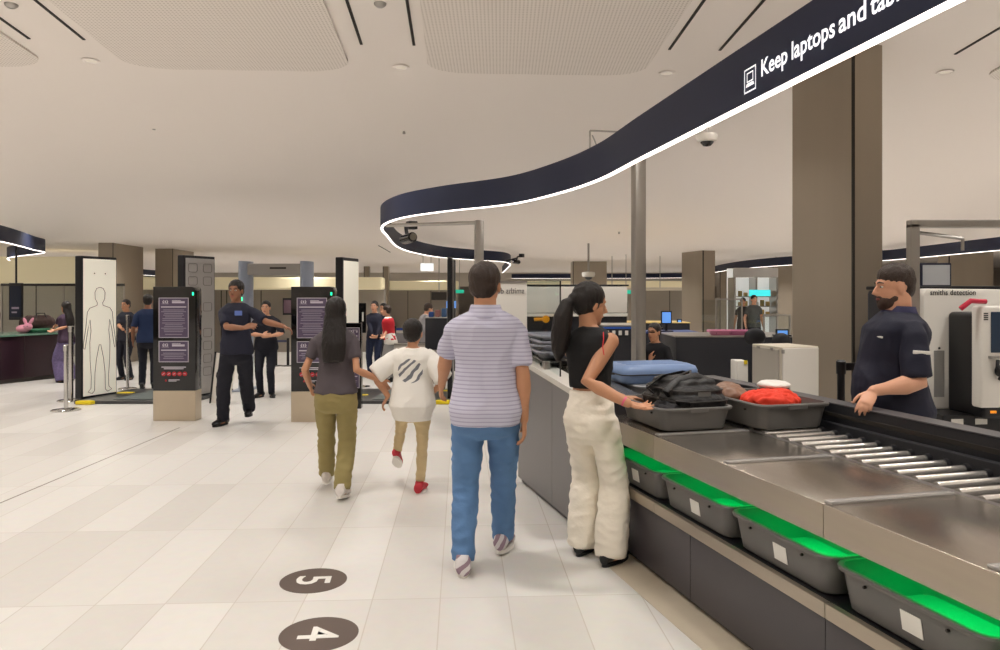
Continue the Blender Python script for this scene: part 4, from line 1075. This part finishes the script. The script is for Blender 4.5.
        if hair == 'long':
            h.tube([Hd((0, -.04, .04)), Hd((0, -.065, -.06)), Hd((0, -.10, -.16)), Hd((0, -.13, -.25)), Hd((0, -.145, -.34)), Hd((0, -.15, -.40))], [(.085, .06)] + [(.05, .092), (.045, .10), (.042, .105), (.036, .10), (.026, .085)], 20, up=(0, 1, 0))
            h.ball(Hd((0, -.05, -.06)), (.092, .062, .10), 14, mat=HM)
        if hair == 'bun': h.ball(Hd((0, -.10, .05)), (.045, .04, .045), 12, mat=HM)
        remesh(h, .007 if near else .011, 'hair', M[hairm], body, 2, .004 if near else .002, 30, 1, (1, 1, .35))
    if face_on:
        e = MB()
        for s_ in (-1, 1): e.ball(Hd((s_ * .030, .0745, .008)), (.013, .008, .0065), 10)
        ey = e.build('eyes', M['white'], body, smooth=80)
        e = MB()
        for s_ in (-1, 1): e.ball(Hd((s_ * .030, .0810, .008)), (.0062, .003, .006), 8)
        e.build('pupils', M['blackgloss'], ey, smooth=80)
        e = MB()
        for s_ in (-1, 1): e.tube([Hd((s_ * .014, .089, .030)), Hd((s_ * .032, .085, .034)), Hd((s_ * .048, .070, .028))], [.004, .005, .003], 6)
        e.build('eyebrows', M[hairm], body, smooth=80)
        MB().ball(Hd((0, .0865, -.056)), (.021, .007, .0075), 10, mat=HM).build('lips', mat('lips', (160, 84, 76), .4), body, smooth=80)
    body['_'] = 0; del body['_']
    return body, dict(U=U, Hd=Hd, HM=HM, arms=arms, legs=legs, ring=ring, W=W, k=k)

def stripes(name, c1, c2, freq, duty=.25, rough=.8):
    m = mat(name, c1, rough, bump=.2, bscale=30); nt = m.node_tree; b = nt.nodes['Principled BSDF']
    tc = nt.nodes.new('ShaderNodeTexCoord'); sx = nt.nodes.new('ShaderNodeSeparateXYZ'); nt.links.new(tc.outputs['Object'], sx.inputs[0])
    mu = nt.nodes.new('ShaderNodeMath'); mu.operation = 'MULTIPLY'; mu.inputs[1].default_value = freq; nt.links.new(sx.outputs['Z'], mu.inputs[0])
    fr = nt.nodes.new('ShaderNodeMath'); fr.operation = 'FRACT'; nt.links.new(mu.outputs[0], fr.inputs[0])
    lt = nt.nodes.new('ShaderNodeMath'); lt.operation = 'LESS_THAN'; lt.inputs[1].default_value = duty; nt.links.new(fr.outputs[0], lt.inputs[0])
    mx = nt.nodes.new('ShaderNodeMix'); mx.data_type = 'RGBA'; mx.inputs[6].default_value = lin(c1) + (1,); mx.inputs[7].default_value = lin(c2) + (1,)
    nt.links.new(lt.outputs[0], mx.inputs[0]); nt.links.new(mx.outputs[2], b.inputs['Base Color']); return m
def printed(name, c1, c2, centre, rad, scale, rot=.8, thr=.62):
    m = mat(name, c1, .85, bump=.3, bscale=24); nt = m.node_tree; b = nt.nodes['Principled BSDF']
    tc = nt.nodes.new('ShaderNodeTexCoord'); sb = nt.nodes.new('ShaderNodeVectorMath'); sb.operation = 'DISTANCE'; sb.inputs[1].default_value = centre
    nt.links.new(tc.outputs['Object'], sb.inputs[0])
    lt = nt.nodes.new('ShaderNodeMath'); lt.operation = 'LESS_THAN'; lt.inputs[1].default_value = rad; nt.links.new(sb.outputs['Value'], lt.inputs[0])
    mp = nt.nodes.new('ShaderNodeMapping'); mp.inputs['Rotation'].default_value = (0, rot, 0); nt.links.new(tc.outputs['Object'], mp.inputs[0])
    wv = nt.nodes.new('ShaderNodeTexWave'); wv.inputs['Scale'].default_value = scale; wv.inputs['Distortion'].default_value = 6; wv.bands_direction = 'Z'; nt.links.new(mp.outputs[0], wv.inputs[0])
    gt = nt.nodes.new('ShaderNodeMath'); gt.operation = 'GREATER_THAN'; gt.inputs[1].default_value = thr; nt.links.new(wv.outputs['Fac'], gt.inputs[0])
    ml = nt.nodes.new('ShaderNodeMath'); ml.operation = 'MULTIPLY'; nt.links.new(lt.outputs[0], ml.inputs[0]); nt.links.new(gt.outputs[0], ml.inputs[1])
    mx = nt.nodes.new('ShaderNodeMix'); mx.data_type = 'RGBA'; mx.inputs[6].default_value = lin(c1) + (1,); mx.inputs[7].default_value = lin(c2) + (1,)
    nt.links.new(ml.outputs[0], mx.inputs[0]); nt.links.new(mx.outputs[2], b.inputs['Base Color']); return m

denim = mat('denim_blue', (92, 128, 172), .85, vary=.12, vscale=7, bump=.3, bscale=60)
khaki = mat('olive_khaki', (150, 136, 88), .85, vary=.07, vscale=7, bump=.3, bscale=40)
sand = mat('sand_chino', (206, 184, 142), .85, vary=.06, vscale=7, bump=.3, bscale=40)
creamtr = mat('cream_denim', (248, 240, 224), .85, vary=.04, vscale=7, bump=.3, bscale=50)
sneaker = mat('sneaker_pale', (214, 206, 200), .6, vary=.2, vscale=30)
sneakm = printed('sneaker_mixed', (214, 208, 208), (150, 126, 138), (0, 0, 0), 9.0, 6.0, .9, .5)

# 1 the near man in the striped polo
ws = M['sticker']
b, q = person('man in pale lilac striped polo and blue jeans walking away near the camera', (-.085, 4.52), -2, 1.795, near=True, hair='short', hairm='hairb',
    top=stripes('polo_lilac', (200, 198, 216), (170, 167, 192), 44, .30), bottom=denim, shoes=sneakm, sole=M['white'], bw=1.10, bd=1.12, feet=[(463, 572), (503, 551)], heel=(.0, .015), toe=(-6, 10),
    R={'w': (524, 418, 4.50), 'pole': (.5, -1, 0), 'pn': (-1, .1, 0)}, Lh={'w': (440, 392, 4.95), 'pole': (-1, -.6, -.3)}, sleeve=.80, sleeve_r=1.05, legw=1.06, flare=1.05, hem=.84, hyaw=-14, collar=True, neckw=1.16, handcurl=.3, heads=1.10, shoe_s=1.14, shw=.96)
# 2 woman in grey tee
b, q = person('woman with long dark hair in grey tee and olive trousers walking away', (-1.30, 6.02), 4, 1.585, near=True, hair='long', female=True,
    top=mat('tee_charcoal', (82, 74, 78), .85, bump=.25, bscale=30), bottom=khaki, shoes=sneaker, sole=M['white'], feet=[(327, 487), (342, 500)], heel=(0, .03), toe=(-4, 6),
    R={'w': (380, 380, 6.05), 'pole': (.2, -.4, -1), 'hd': (.5, .4, -.8), 'pn': (-.3, 1, 0)}, Lh={'w': (310, 386, 6.1), 'pole': (-.3, -1, 0)}, sleeve=.62, sleeve_r=.9, legw=1.0, flare=1.2, hem=.93, bw=1.0, shoe_s=1.1)
# 3 child
b, q = person('child in loose white printed tee, sand trousers and red shoes walking away', (-.70, 6.1), -4, 1.40, near=True, hair='short',
    top=printed('tee_printed', (238, 234, 226), (120, 122, 128), (0, -.12, 1.27), .125, 5.0), bottom=sand, shoes=mat('shoe_red', (186, 44, 56), .6), sole=M['white'], feet=[(396, 479), (420, 492)], heel=(.12, 0), toe=(-4, 4),
    R={'w': (433, 392, 6.15), 'pole': (1, -.8, 0)}, Lh={'w': (388, 396, 6.08), 'pole': (-1, -.4, 0), 'hd': (-.5, .1, -.8)}, sleeve=.95, sleeve_r=1.2, hem=.77, baggy=.040, bw=1.0, legw=.72, neckw=.9, heads=1.18, shoe_s=1.15, tb=.004, cuffup=.05)
# 4 woman at the bench
b, q = person('woman with ponytail in black crop top and cream trousers at the tray bench', (.552, 4.62), -30, 1.675, near=True, hair='pony', female=True,
    top=mat('crop_top_black', (20, 20, 22), .8, bump=.15), crop=1.105, sleeve=0, bottom=creamtr, shoes=M['shoeblk'], feet=[(583, 553), (611, 564)], toe=(0, 12),
    R={'w': (627, 403, 4.36), 'wp': (-1, -.3, -.7), 'whd': (.85, .1, -.22), 'wpn': (.0, -.3, .9), 'curl': .28, 'th': 1}, Lh={'w': (622, 398, 4.80), 'wp': (-1, .1, -.3), 'whd': (.9, .2, 0), 'wpn': (0, 0, -1)},
    hyaw=-40, hpitch=10, lean=3, side=-2, legw=1.06, flare=1.62, bw=.92, waist=1.085, vox=.0058, armr=1.26, arml=1.10, heads=1.12)
wr = q['arms'][1][2]; el = q['arms'][1][1]; dr = (wr - el).normalized()
MB().tube([wr - dr * .030, wr - dr * .012], .030, 16).build('pink_wristband', mat('wristband_pink', (222, 96, 130), .6), b, smooth=40)
sh_ = q['arms'][1][0]
MB().tube([q['U'](p) for p in ((.118, -.062, 1.452), (.132, -.094, 1.41), (.132, -.112, 1.36), (.140, -.110, 1.31))], .0032, 8).build('red_strap', mat('strap_red', (214, 50, 56), .6), b, smooth=60)
# 5 officer at the bench on the right
b, q = person('bearded officer in navy polo uniform leaning a hand on the bench rail', (2.36, 4.57), 86, 1.785, near=True, skin='skin2', hair='crew', hairm='hairb', top=M['navy'], bottom=M['navytr'], shoes=M['shoeblk'],
    bw=1.18, bd=1.38, belly=.06, Lh={'w': (873, 391, 4.28), 'wp': (1, -.1, -.6), 'whd': (-.62, -.5, -.55), 'wpn': (.2, .5, -.8), 'curl': .38}, R={'w': (866, 400, 4.85), 'wp': (1, .3, -.4), 'whd': (-1, 0, -.3), 'wpn': (0, 0, -1)},
    sleeve=.90, sleeve_r=1.2, hem=.84, collar=mat('collar_navy_light', (58, 58, 92), .8), neckw=1.3, face_on=True, lean=-2, hpitch=4, heads=1.10, armr=1.15, arml=1.06)
Hd, HM = q['Hd'], q['HM']
remesh(MB().ball(Hd((0, .040, -.074)), (.054, .052, .042), 16, mat=HM).ball(Hd((0, .066, -.092)), (.030, .024, .024), 12, mat=HM).ball(Hd((0, .012, -.056)), (.0625, .050, .040), 16, mat=HM).ball(Hd((0, .080, -.046)), (.026, .012, .008), 12, mat=HM), .006, 'beard', mat('beard_brown', (66, 48, 40), .7, vary=.3, vscale=60), b, 2, .002, 40)

# pale logo bars on sleeve and chest
shL, elL, _ = q['arms'][-1]
c = shL + (elL - shL) * .42 + Vector((-.078, 0, 0)); d1 = Vector((0, 1, .06))
MB().tube([c - d1 * .045, c + d1 * .045], [(.010, .004)] * 2, 8).build('sleeve_logo', M['sticker'], b)
c = q['U']((-.12, .150, 1.34)); MB().tube([c + Vector((-.035, -.012, 0)), c + Vector((.03, .004, 0.004))], [(.006, .006)] * 2, 8).build('chest_logo', M['sticker'], b)
# 6 pointing officer
b, q = person('officer in navy uniform with arms outstretched between the totems', (-3.2, 9.22), 176, 1.775, near=True, skin='skin3', hair='short', top=M['navy'], bottom=M['navytr'], shoes=M['shoeblk'], face_on=True, bw=1.02,
    feet=[(250, 421), (223, 425)], Lh={'w': (283, 326, 9.0), 'pole': (-.2, 0, -1), 'hd': (-.9, .2, -.35), 'pn': (0, .4, -1)}, R={'w': (243, 328, 8.95), 'pole': (1, 0, -.5), 'hd': (-1, .15, .25), 'pn': (0, -.6, -.6)}, sleeve=.85, sleeve_r=1.15, hem=.88, legw=1.05, flare=1.15, toe=(-14, 14))
p = q['U']((-.08, .128, 1.37)); MB().box(p.x - .045, p.x + .045, p.y - .006, p.y + .004, p.z - .028, p.z + .028, .003).build('name_badge', mat('badge_blue', (96, 120, 190), .5), b)
# 7 officer with folded arms
b, q = person('officer in dark uniform standing behind the pointing officer', (at(266, 11.9), 11.9), 184, 1.50, skin='skin2', hair='short', top=M['navytr'], bottom=M['navytr'], shoes=M['shoeblk'], face_on=True, bw=1.15, bd=1.1,
    Lh={'w': (270, 336, 11.65), 'pole': (-1, -.3, -.6), 'hd': (1, .3, 0)}, R={'w': (262, 335, 11.65), 'pole': (1, -.3, -.6), 'hd': (-1, .3, 0)}, sleeve=1.0, toe=(-25, 25))
# 8, 9 officers behind the silhouette panel
person('officer in navy uniform standing behind the left totem', (at(148, 13.0), 13.0), 20, 1.60, skin='skin3', top=mat('uniform_blue', (28, 46, 82), .8, vary=.1), bottom=M['navytr'], shoes=M['shoeblk'], sleeve=.9, bw=1.05, R={'w': (139, 330, 13.2), 'pole': (1, -1, 0)}, Lh=None)
person('officer in dark uniform between silhouette panel and left column', (at(126, 14.3), 14.3), 170, 1.50, skin='skin', top=mat('uniform_dark', (30, 32, 44), .8), bottom=M['navytr'], shoes=M['shoeblk'], sleeve=.9, face_on=True,
    R={'w': (121, 328, 14.0), 'pole': (1, -.5, -1)}, Lh={'w': (131, 330, 14.0), 'pole': (-1, -.5, -1)})
# 10 woman with clasped hands
person('woman in dark navy jacket standing with clasped hands beside the lane sign', (at(374.5, 14.6), 14.6), 172, 1.47, skin='skin2', hair='bun', female=True, top=M['navy'], bottom=mat('trousers_blueblack', (26, 36, 62), .8), shoes=M['shoeblk'], face_on=True, sleeve=1.9, bw=1.05,
    R={'w': (373, 338, 14.35), 'pole': (1, -.5, -.6), 'hd': (-1, .2, -.1)}, Lh={'w': (376, 339, 14.35), 'pole': (-1, -.5, -.6), 'hd': (1, .2, -.1)}, hem=.90)
# 11..13 queue staff
person('person in a red vest over white shirt in the background', (at(390, 14.0), 14.0), 80, 1.40, skin='skin2', hairm='hairb', top=mat('shirt_white', (226, 222, 214), .8), vest=mat('vest_red', (196, 36, 48), .75), bottom=mat('trousers_grey', (150, 148, 146), .8), shoes=M['shoeblk'], sleeve=.8, lean=6,
    R={'w': (384, 336, 13.8), 'pole': (0, -1, -.5)}, Lh={'w': (383, 335, 14.2), 'pole': (0, -1, -.5)})
person('dark-haired person half hidden behind the red vest', (at(383.5, 15.2), 15.2), 150, 1.42, skin='skin', top=mat('shirt_charcoal', (50, 50, 56), .8), bottom=M['navytr'], shoes=M['shoeblk'], face_on=True)
person('person in grey shirt bending over, seen above the child', (at(421, 14.2), 14.2), -60, 1.45, skin='skin2', hairm='hairb', top=mat('shirt_grey', (142, 140, 142), .8, vary=.1), bottom=mat('trousers_slate', (70, 74, 84), .8), shoes=M['shoeblk'], sleeve=1.8, lean=14, hpitch=20,
    R={'w': (431, 338, 13.95), 'pole': (0, -1, -.5)}, Lh={'w': (434, 337, 14.3), 'pole': (0, -1, -.5)})
# 14 seated man
b, q = person('seated man in black with glasses beyond the tall steel pole', (at(657, 10.0), 10.0), 140, 1.66, skin='skin', hair='short', top=mat('shirt_black', (22, 22, 26), .8), bottom=M['navytr'], shoes=M['shoeblk'], seated=True, sleeve=1.7, lean=6, hyaw=0, face_on=True,
    R={'w': (650, 362, 9.75), 'pole': (.4, 0, -1), 'hd': (-.2, .2, 1)}, Lh={'w': (665, 385, 9.7), 'pole': (-1, -.5, -.5)})
Hd = q['Hd']
MB().tube([Hd((-.06, .075, .010)), Hd((-.015, .098, .008)), Hd((.015, .098, .008)), Hd((.06, .075, .010))], [(.008, .003)] * 4, 8).build('dark_glasses', M['blackgloss'], b)
# 15 woman at the counter
person('woman with dark hair in a patterned purple dress beside the counter', (at(66, 13.9), 13.9), 70, 1.47, skin='skin', hair='long', female=True, top=mat('blouse_plum', (64, 46, 66), .8, vary=.3, vscale=30), bottom=mat('skirt_patterned', (104, 92, 130), .8, vary=.5, vscale=30), shoes=M['shoeblk'], sleeve=.8, legw=1.5, flare=1.5,
    R={'w': (55, 330, 13.7), 'pole': (0, -1, -.5)}, Lh={'w': (54, 328, 14.1), 'pole': (0, -1, -.5)})
# 16, 17 behind the glass
person('person in black behind the far glass booth, left of the pair', (at(743, 20), 20), 150, 1.50, skin='skin', top=M['black'], bottom=M['navytr'], shoes=M['shoeblk'], face_on=True)
person('person in grey-black shirt behind the far glass booth, right of the pair', (at(754, 19), 19), 180, 1.57, skin='skin2', top=mat('shirt_olive', (70, 72, 70), .8), bottom=M['navytr'], shoes=M['shoeblk'], face_on=True)
# ------------------------------------------------------------------ background machinery beyond the bench
e = empty('xray_scanner', (at(500, 9.4), 9.4, 0), .02, 'white and black x-ray scanner seen between the walking man and the woman', 'baggage scanner')
d = 9.4
wl = (628 - 500) / F * d
MB().box(.30, wl, 0, 1.2, zz(313, d), zz(286.5, d), .02).build('white_hood', M['white'], e, smooth=40)
MB().box(.30, wl, -.01, 1.2, zz(316.5, d), zz(313.5, d), .004).build('white_band', M['sticker'], e)
MB().box(.28, wl + .02, .02, 1.2, zz(286, d), zz(284.5, d), .004).build('top_cover', M['black'], e)
MB().box(.30, wl, .03, 1.2, .0, zz(313, d), .02).build('dark_body', M['darkbits'], e)
MB().box(.33, 1.25, -.02, .03, zz(352, d), zz(331, d), .01).build('control_shelf', mat('slate_panel', (62, 64, 78), .4), e)
for i in range(7): MB().box(.42 + i * .09, .48 + i * .09, -.03, -.02, zz(337, d), zz(333.5, d), .003).build('panel_key', mat('key_grey', (110, 112, 124), .4), e)
ob = MB().tube([(.565, -.06, zz(319, d)), (.565, -.0, zz(319, d))], .045, 18).tube([(.42, -.02, zz(319.5, d)), (.55, -.02, zz(319, d))], .02, 8)
ob.build('stop_button', mat('stop_orange', (236, 160, 20), .4), e, smooth=40)
# left end panel; its reversed lettering is a painted reflection in glass
e = empty('scanner_side_panel', (at(486, 8.4), 8.4, 0), 0, 'tall white scanner panel with a painted reflection of lettering right of the walking man', 'scanner panel')
d = 8.4; w = (527 - 486) / F * d
MB().box(0, w, 0, .10, .45, zz(283, d), .012).build('panel', M['white'], e, smooth=40)
MB().box(-.005, w + .005, -.005, .105, zz(283, d), zz(281, d), .004).build('top_edge', M['satin'], e)
MB().box(.02, w - .02, .01, .09, 0, .45).build('stand', M['black'], e)
vs, fs = text_geo('smiths detection', .09, bold=.001); tw = max(v.x for v in vs)
MB().add([(w - .03 - v.x * (.52 / tw), -.004, zz(293.5, d) + v.y) for v in vs], [f[::-1] for f in fs]).build('reflected_lettering', mat('letter_grey', (120, 116, 114), .5), e)

def machine(px0, px1, y0, y1, d, dep, label, m=None, topm=None, name='conveyor_unit', cat='machine', top_extra=None, base=0.0):
    """black conveyor housing: body, bright edge strip, dark skirt and feet"""
    w = (px1 - px0) / F * d; e = empty(name, (at(px0, d), d, 0), 0, label, cat)
    zt_, zb = zz(y0, d), max(base + .12, zz(y1, d))
    MB().box(0, w, 0, dep, zb, zt_, .015).build('housing', m or M['darkbits'], e, smooth=40)
    MB().box(-.01, w + .01, -.012, dep, zt_ - .004, zt_ + .012, .003).build('top_edge', topm or M['satin'], e)
    for x in (.06, w - .10):
        for y in (.06, dep - .10): MB().box(x, x + .05, y, y + .05, base, zb).build('leg', M['black'], e)
    return e, w, zt_
e, w, z = machine(602, 640, 326, 400, 8.3, .6, 'black conveyor unit with blue strip behind the woman\'s shoulder')
for i in range(6): MB().box(.04 + i * .07, .075 + i * .07, -.014, -.004, z - .10, z - .05, .003).build('indicator', M['sticker'], e)
MB().box(0, w, -.013, .0, z - .03, z - .01).build('blue_strip', mat('strip_blue', (50, 96, 190), .4), e)
e, w, z = machine(602, 690, 323, 345, 15, 1.0, 'long dark counter with yellow edge in front of the far wall', topm=mat('edge_yellow', (214, 186, 110), .4, emit=.1), name='service_counter', cat='counter')
e, w, z = machine(612, 700, 333, 352, 12.2, .8, 'dark desk with blue belt in front of the seated man\'s monitor', topm=mat('belt_blue', (48, 74, 140), .5), name='desk', cat='desk')
e, w, z = machine(676, 800, 337, 395, 9.9, 1.0, 'long black conveyor line behind the bronze columns')
for px, lb, rgb in ((722, 'pink tray on the far black conveyor, left one', (206, 130, 160)), (737, 'pink tray on the far black conveyor, right one', (190, 110, 150))):
    t = make_tray(.22, .34, .07, lb, 'pink trays on the far conveyor', mat('tray_pink%d' % px, rgb, .5), False); t.location = (at(px, 10.1), 10.15, z + .012); t.rotation_euler.z = PI / 2
e = empty('equipment_box', (at(737, 8.8), 8.8, 0), 0, 'small white box unit with yellow tag under the far conveyor', 'box')
MB().box(0, .13, 0, .25, .05, zz(361, 8.8), .01).build('box_body', M['white'], e, smooth=40); MB().box(.08, .12, -.006, 0, zz(366, 8.6), zz(362, 8.6), .002).build('yellow_tag', M['yellow'], e); MB().box(.01, .12, .01, .24, 0, .05).build('plinth', M['black'], e)
def office_chair(px, py, d, label, face=0):
    z = zz(py, d); x = at(px, d); e = empty('office_chair', (x, d, 0), face, label, 'chair', 'black round-backed office chairs')
    MB().ball((0, 0, z), (.12, .05, .10), 20).build('backrest', M['rubber'], e, smooth=60)
    MB().tube([(0, .04, z - .10), (0, .08, .55)], .02, 8).build('back_post', M['black'], e)
    MB().lathe([(0, -.03), (.20, -.03), (.24, 0), (.22, .04), (0, .05)], 24, (0, .22, .50)).build('seat', M['rubber'], e, smooth=50)
    MB().tube([(0, .22, .06), (0, .22, .48)], .028, 10).build('gas_lift', M['satin'], e)
    for i in range(5):
        a = i * 2 * PI / 5; MB().tube([(0, .22, .09), (.27 * math.cos(a), .22 + .27 * math.sin(a), .06)], [.022, .016], 8).ball((.27 * math.cos(a), .22 + .27 * math.sin(a), .03), .03, 8).build('leg', M['black'], e)
    return e
office_chair(755, 337, 8.4, 'round-backed black chair left of the blue laptop screen, left one')
office_chair(781, 341, 9.3, 'round-backed black chair below the blue laptop screen, right one')
c = office_chair(662, 366, 10.12, 'black office chair under the seated man in black', math.radians(140))
def monitor(px0, px1, py0, py1, d, label, yaw=0.0, base=.8, m=None):
    x = at((px0 + px1) / 2, d); w = (px1 - px0) / F * d; z0, z1 = zz(py1, d), zz(py0, d)
    e = empty('monitor', (x, d, 0), yaw, label, 'monitor', 'lit computer monitors')
    MB().box(-w/2, w/2, 0, .03, z0, z1, .008).build('casing', M['black'], e); MB().box(-w/2 + .02, w/2 - .02, -.004, 0, z0 + .02, z1 - .02).build('screen', m or M['screen'], e)
    MB().box(-.02, .02, .01, .04, base, z0).build('stand', M['black'], e); MB().box(-.10, .10, -.06, .10, base - .01, base + .01, .004).build('foot', M['black'], e)
monitor(661, 672, 311, 324, 12.4, 'tall blue monitor above the seated man', base=zz(333, 12.2) + .02)
monitor(776, 789, 329, 337, 9.9, 'blue laptop-like monitor left of the tall bronze column', base=zz(337, 9.9) + .02)
monitor(677, 682, 319, 327, 15.1, 'small blue monitor left edge of the middle bronze column', base=zz(323, 15) + .02 - .1)
# glass booths
def booth(px0, px1, d, y0, label, n=2):
    w = (px1 - px0) / F * d; z = zz(y0, d); e = empty('glass_booth', (at(px0, d), d, 0), 0, label, 'glass booth', 'glass booths')
    MB().box(0, w, 0, .012, .9, z).build('front_pane', M['glass'], e); MB().box(0, .012, 0, 1.0, .9, z).build('side_pane', M['glass'], e)
    MB().box(-.01, w + .01, -.01, .02, z, z + .03).build('top_rail', M['satin'], e)
    for i in range(n + 1): MB().box(w * i / n - .012, w * i / n + .012, -.01, .02, .0, z).build('mullion', M['satin'], e)
    MB().box(0, w, -.005, .02, 0.0, .9).build('lower_panel', M['darkbits'], e)
booth(716, 742, 14, 300, 'clear glass booth between the bronze columns, left one', 1)
booth(764, 790, 12.5, 316, 'low glass booth left of the tall bronze column, right one')
booth(600, 628, 17, 302, 'clear glass booth behind the woman\'s head')
# bright concourse opening: portal frame with lit shelves and cyan sign
e = empty('shop_front', (at(737, 23), 23, 0), 0, 'bright lit shop opening with cyan sign between the bronze columns', 'shop front')
w = (776 - 737) / F * 24
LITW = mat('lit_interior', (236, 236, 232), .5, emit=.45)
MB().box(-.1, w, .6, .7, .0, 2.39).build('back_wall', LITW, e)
MB().box(-.1, w, -.05, .1, 2.10, 2.39, .02).build('fascia', mat('fascia_grey', (196, 192, 188), .5), e)
MB().box(.35, w - .25, -.08, -.05, zz(296, 24), zz(290, 24)).build('cyan_sign', mat('cyan_lit', (60, 210, 214), .4, emit=1.0), e)
for z in (.9, 1.2, 1.5): MB().box(.1, w - .1, .35, .6, z, z + .03).build('shelf', M['satin'], e)
for x in (-.1, w * .45, w - .05): MB().box(x, x + .06, -.02, .6, 0, 2.1).build('side_frame', M['satin'], e)
random.seed(3)
for z in (.93, 1.23, 1.53):
    for i in range(6):
        col = random.choice(((70, 110, 130), (180, 150, 90), (150, 60, 70), (60, 70, 80), (200, 200, 196)))
        x = .18 + i * .17
        MB().box(x, x + .10, .38, .5, z, z + random.uniform(.10, .2), .008).build('shelf_box', mat('shelf_box_%d' % (i % 4), col, .5), e)
# low partitions, barrier tapes and desks in the queue area
def tape(px0, px1, py, d, label, rgb=(40, 70, 150)):
    x0, x1, z = at(px0, d), at(px1, d), zz(py, d)
    e = empty('belt_barrier', (x0, d, 0), 0, label, 'belt barrier', 'blue belt barriers')
    MB().box(0, x1 - x0, -.003, .003, z - .05, z, .001).build('belt', mat('belt_%d' % rgb[2], rgb, .6), e)
    for x in (0, x1 - x0):
        p = MB().lathe([(.16, 0), (.16, .01), (.03, .02), (.03, z + .04), (0, z + .05)], 18, (x, 0, 0)).build('post', M['black'], e, smooth=40)
tape(395, 412, 328, 16.5, 'blue belt barrier behind the red vest')
tape(640, 662, 330, 13.3, 'blue belt barrier just right of the tall steel pole')
tape(276, 288, 340, 17.0, 'blue belt barrier behind the dark-uniformed officer', (60, 64, 90))
e, w, z = machine(395, 420, 333, 352, 18, .6, 'low grey counter behind the child', m=M['greypanel'], name='service_counter', cat='counter')
e, w, z = machine(425, 447, 318, 350, 12.75, .32, 'cluttered equipment stand left of the walking man', m=M['darkbits'], name='equipment_stand', cat='stand')
for i, (dx, c_) in enumerate(((.05, (40, 74, 140)), (.16, (150, 100, 96)), (.27, (60, 90, 130)))):
    o = MB().box(dx, dx + .08, .1, .3, z + .012, z + .10 + .03 * i, .012).build('supply_box', mat('supply_%d' % i, c_, .6), None, loc=(at(425, 12.75), 12.75, 0)); tag(o, ['blue', 'reddish', 'slate'][i] + ' supply box on the equipment stand left of the walking man', 'box')
# white low partition slabs behind the child
e = empty('low_partition', (at(362, 13.1), 13.1, 0), 0, 'low pale partition behind the child and the right scanner', 'partition')
MB().box(.55, 1.42, 0, .06, .06, zz(345, 13.1), .006).build('panel', mat('partition_pale', (206, 198, 188), .35), e); MB().box(.55, 1.42, -.01, .07, zz(345, 13.1), zz(343.5, 13.1)).build('rail', M['satin'], e)
for x in (.56, 1.37): MB().box(x, x + .04, .0, .06, 0, .08).build('foot', M['satin'], e)
# far posts, hanging screens and pipes
x = at(451.5, 16); e = empty('support_pole', (x, 16, 0), 0, 'dark square post rising just left of the walking man\'s head', 'pole')
MB().box(-.085, .085, -.085, .085, 0, zz(260, 16), .01).build('post', mat('post_dark', (62, 60, 64), .4), e); MB().box(-.13, .13, -.13, .13, 0, .02).build('base_plate', M['black'], e); MB().box(-.10, .10, -.10, -.085, zz(308, 16), zz(301, 16), .004).build('small_screen', M['screen'], e)
e = empty('hanging_screen', (at(439, 22), 22, 0), 0, 'small dark hanging screen left of the walking man', 'display')
MB().box(-.22, .22, 0, .06, zz(300, 22), zz(292, 22), .01).build('screen_housing', M['joint'], e); MB().tube([(0, .03, zz(292, 22)), (0, .03, 2.75)], .015, 8).build('ceiling_stem', M['satin'], e)
e = empty('service_pipe', (0, 0, 0), 0, 'long pale horizontal pipe under the far ceiling', 'pipe')
MB().tube([(at(600, 23), 23, zz(289, 23)), (at(686, 23), 23, zz(289, 23))], .045, 12).build('pipe_run', M['cream'], e, smooth=40)
for px in (612, 660): MB().tube([(at(px, 23), 23, zz(289, 23)), (at(px, 23), 23, 2.75)], .012, 6).build('hanger', M['satin'], e)
e = empty('poster', (at(283, 20.8), 20.8, 0), 0, 'small dark poster frame on the grey wall behind the arch', 'poster')
MB().box(0, .38, -.03, 0, zz(315, 20.8), zz(298, 20.8), .006).build('frame', M['black'], e); MB().box(.03, .35, -.036, -.03, zz(313, 20.8), zz(300, 20.8)).build('sheet', mat('poster_maroon', (96, 74, 84), .5), e)
# lighter lit strip panel with column behind lane sign
e = empty('light_panel', (at(363, 22), 22, 0), 0, 'pale backlit panel above the woman with clasped hands', 'light panel')
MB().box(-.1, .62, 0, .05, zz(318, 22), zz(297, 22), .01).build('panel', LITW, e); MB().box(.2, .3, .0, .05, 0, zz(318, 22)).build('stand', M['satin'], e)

# ------------------------------------------------------------------ camera and view
cd = bpy.data.cameras.new('camera'); cam = bpy.data.objects.new('camera', cd); COL.objects.link(cam)
cd.sensor_width = 36; cd.lens = F / 1000 * 36; cd.shift_y = -(325 - HY) / 1000.0; cd.clip_end = 200; cd.clip_start = .05
cam.location = (0, 0, CH); cam.rotation_euler = (PI / 2, 0, 0); C.camera = cam
w = bpy.data.worlds.new('world'); w.use_nodes = True; C.world = w
w.node_tree.nodes['Background'].inputs[0].default_value = (1, .93, .85, 1); w.node_tree.nodes['Background'].inputs[1].default_value = .3
C.view_settings.view_transform = 'Standard'; C.view_settings.look = 'None'; C.view_settings.gamma = 1.0; C.view_settings.use_curve_mapping = False
C.view_settings.exposure = 0.0
C.cycles.max_bounces = 10; C.cycles.diffuse_bounces = 5; C.cycles.glossy_bounces = 4; C.cycles.transparent_max_bounces = 16; C.cycles.sample_clamp_indirect = 6
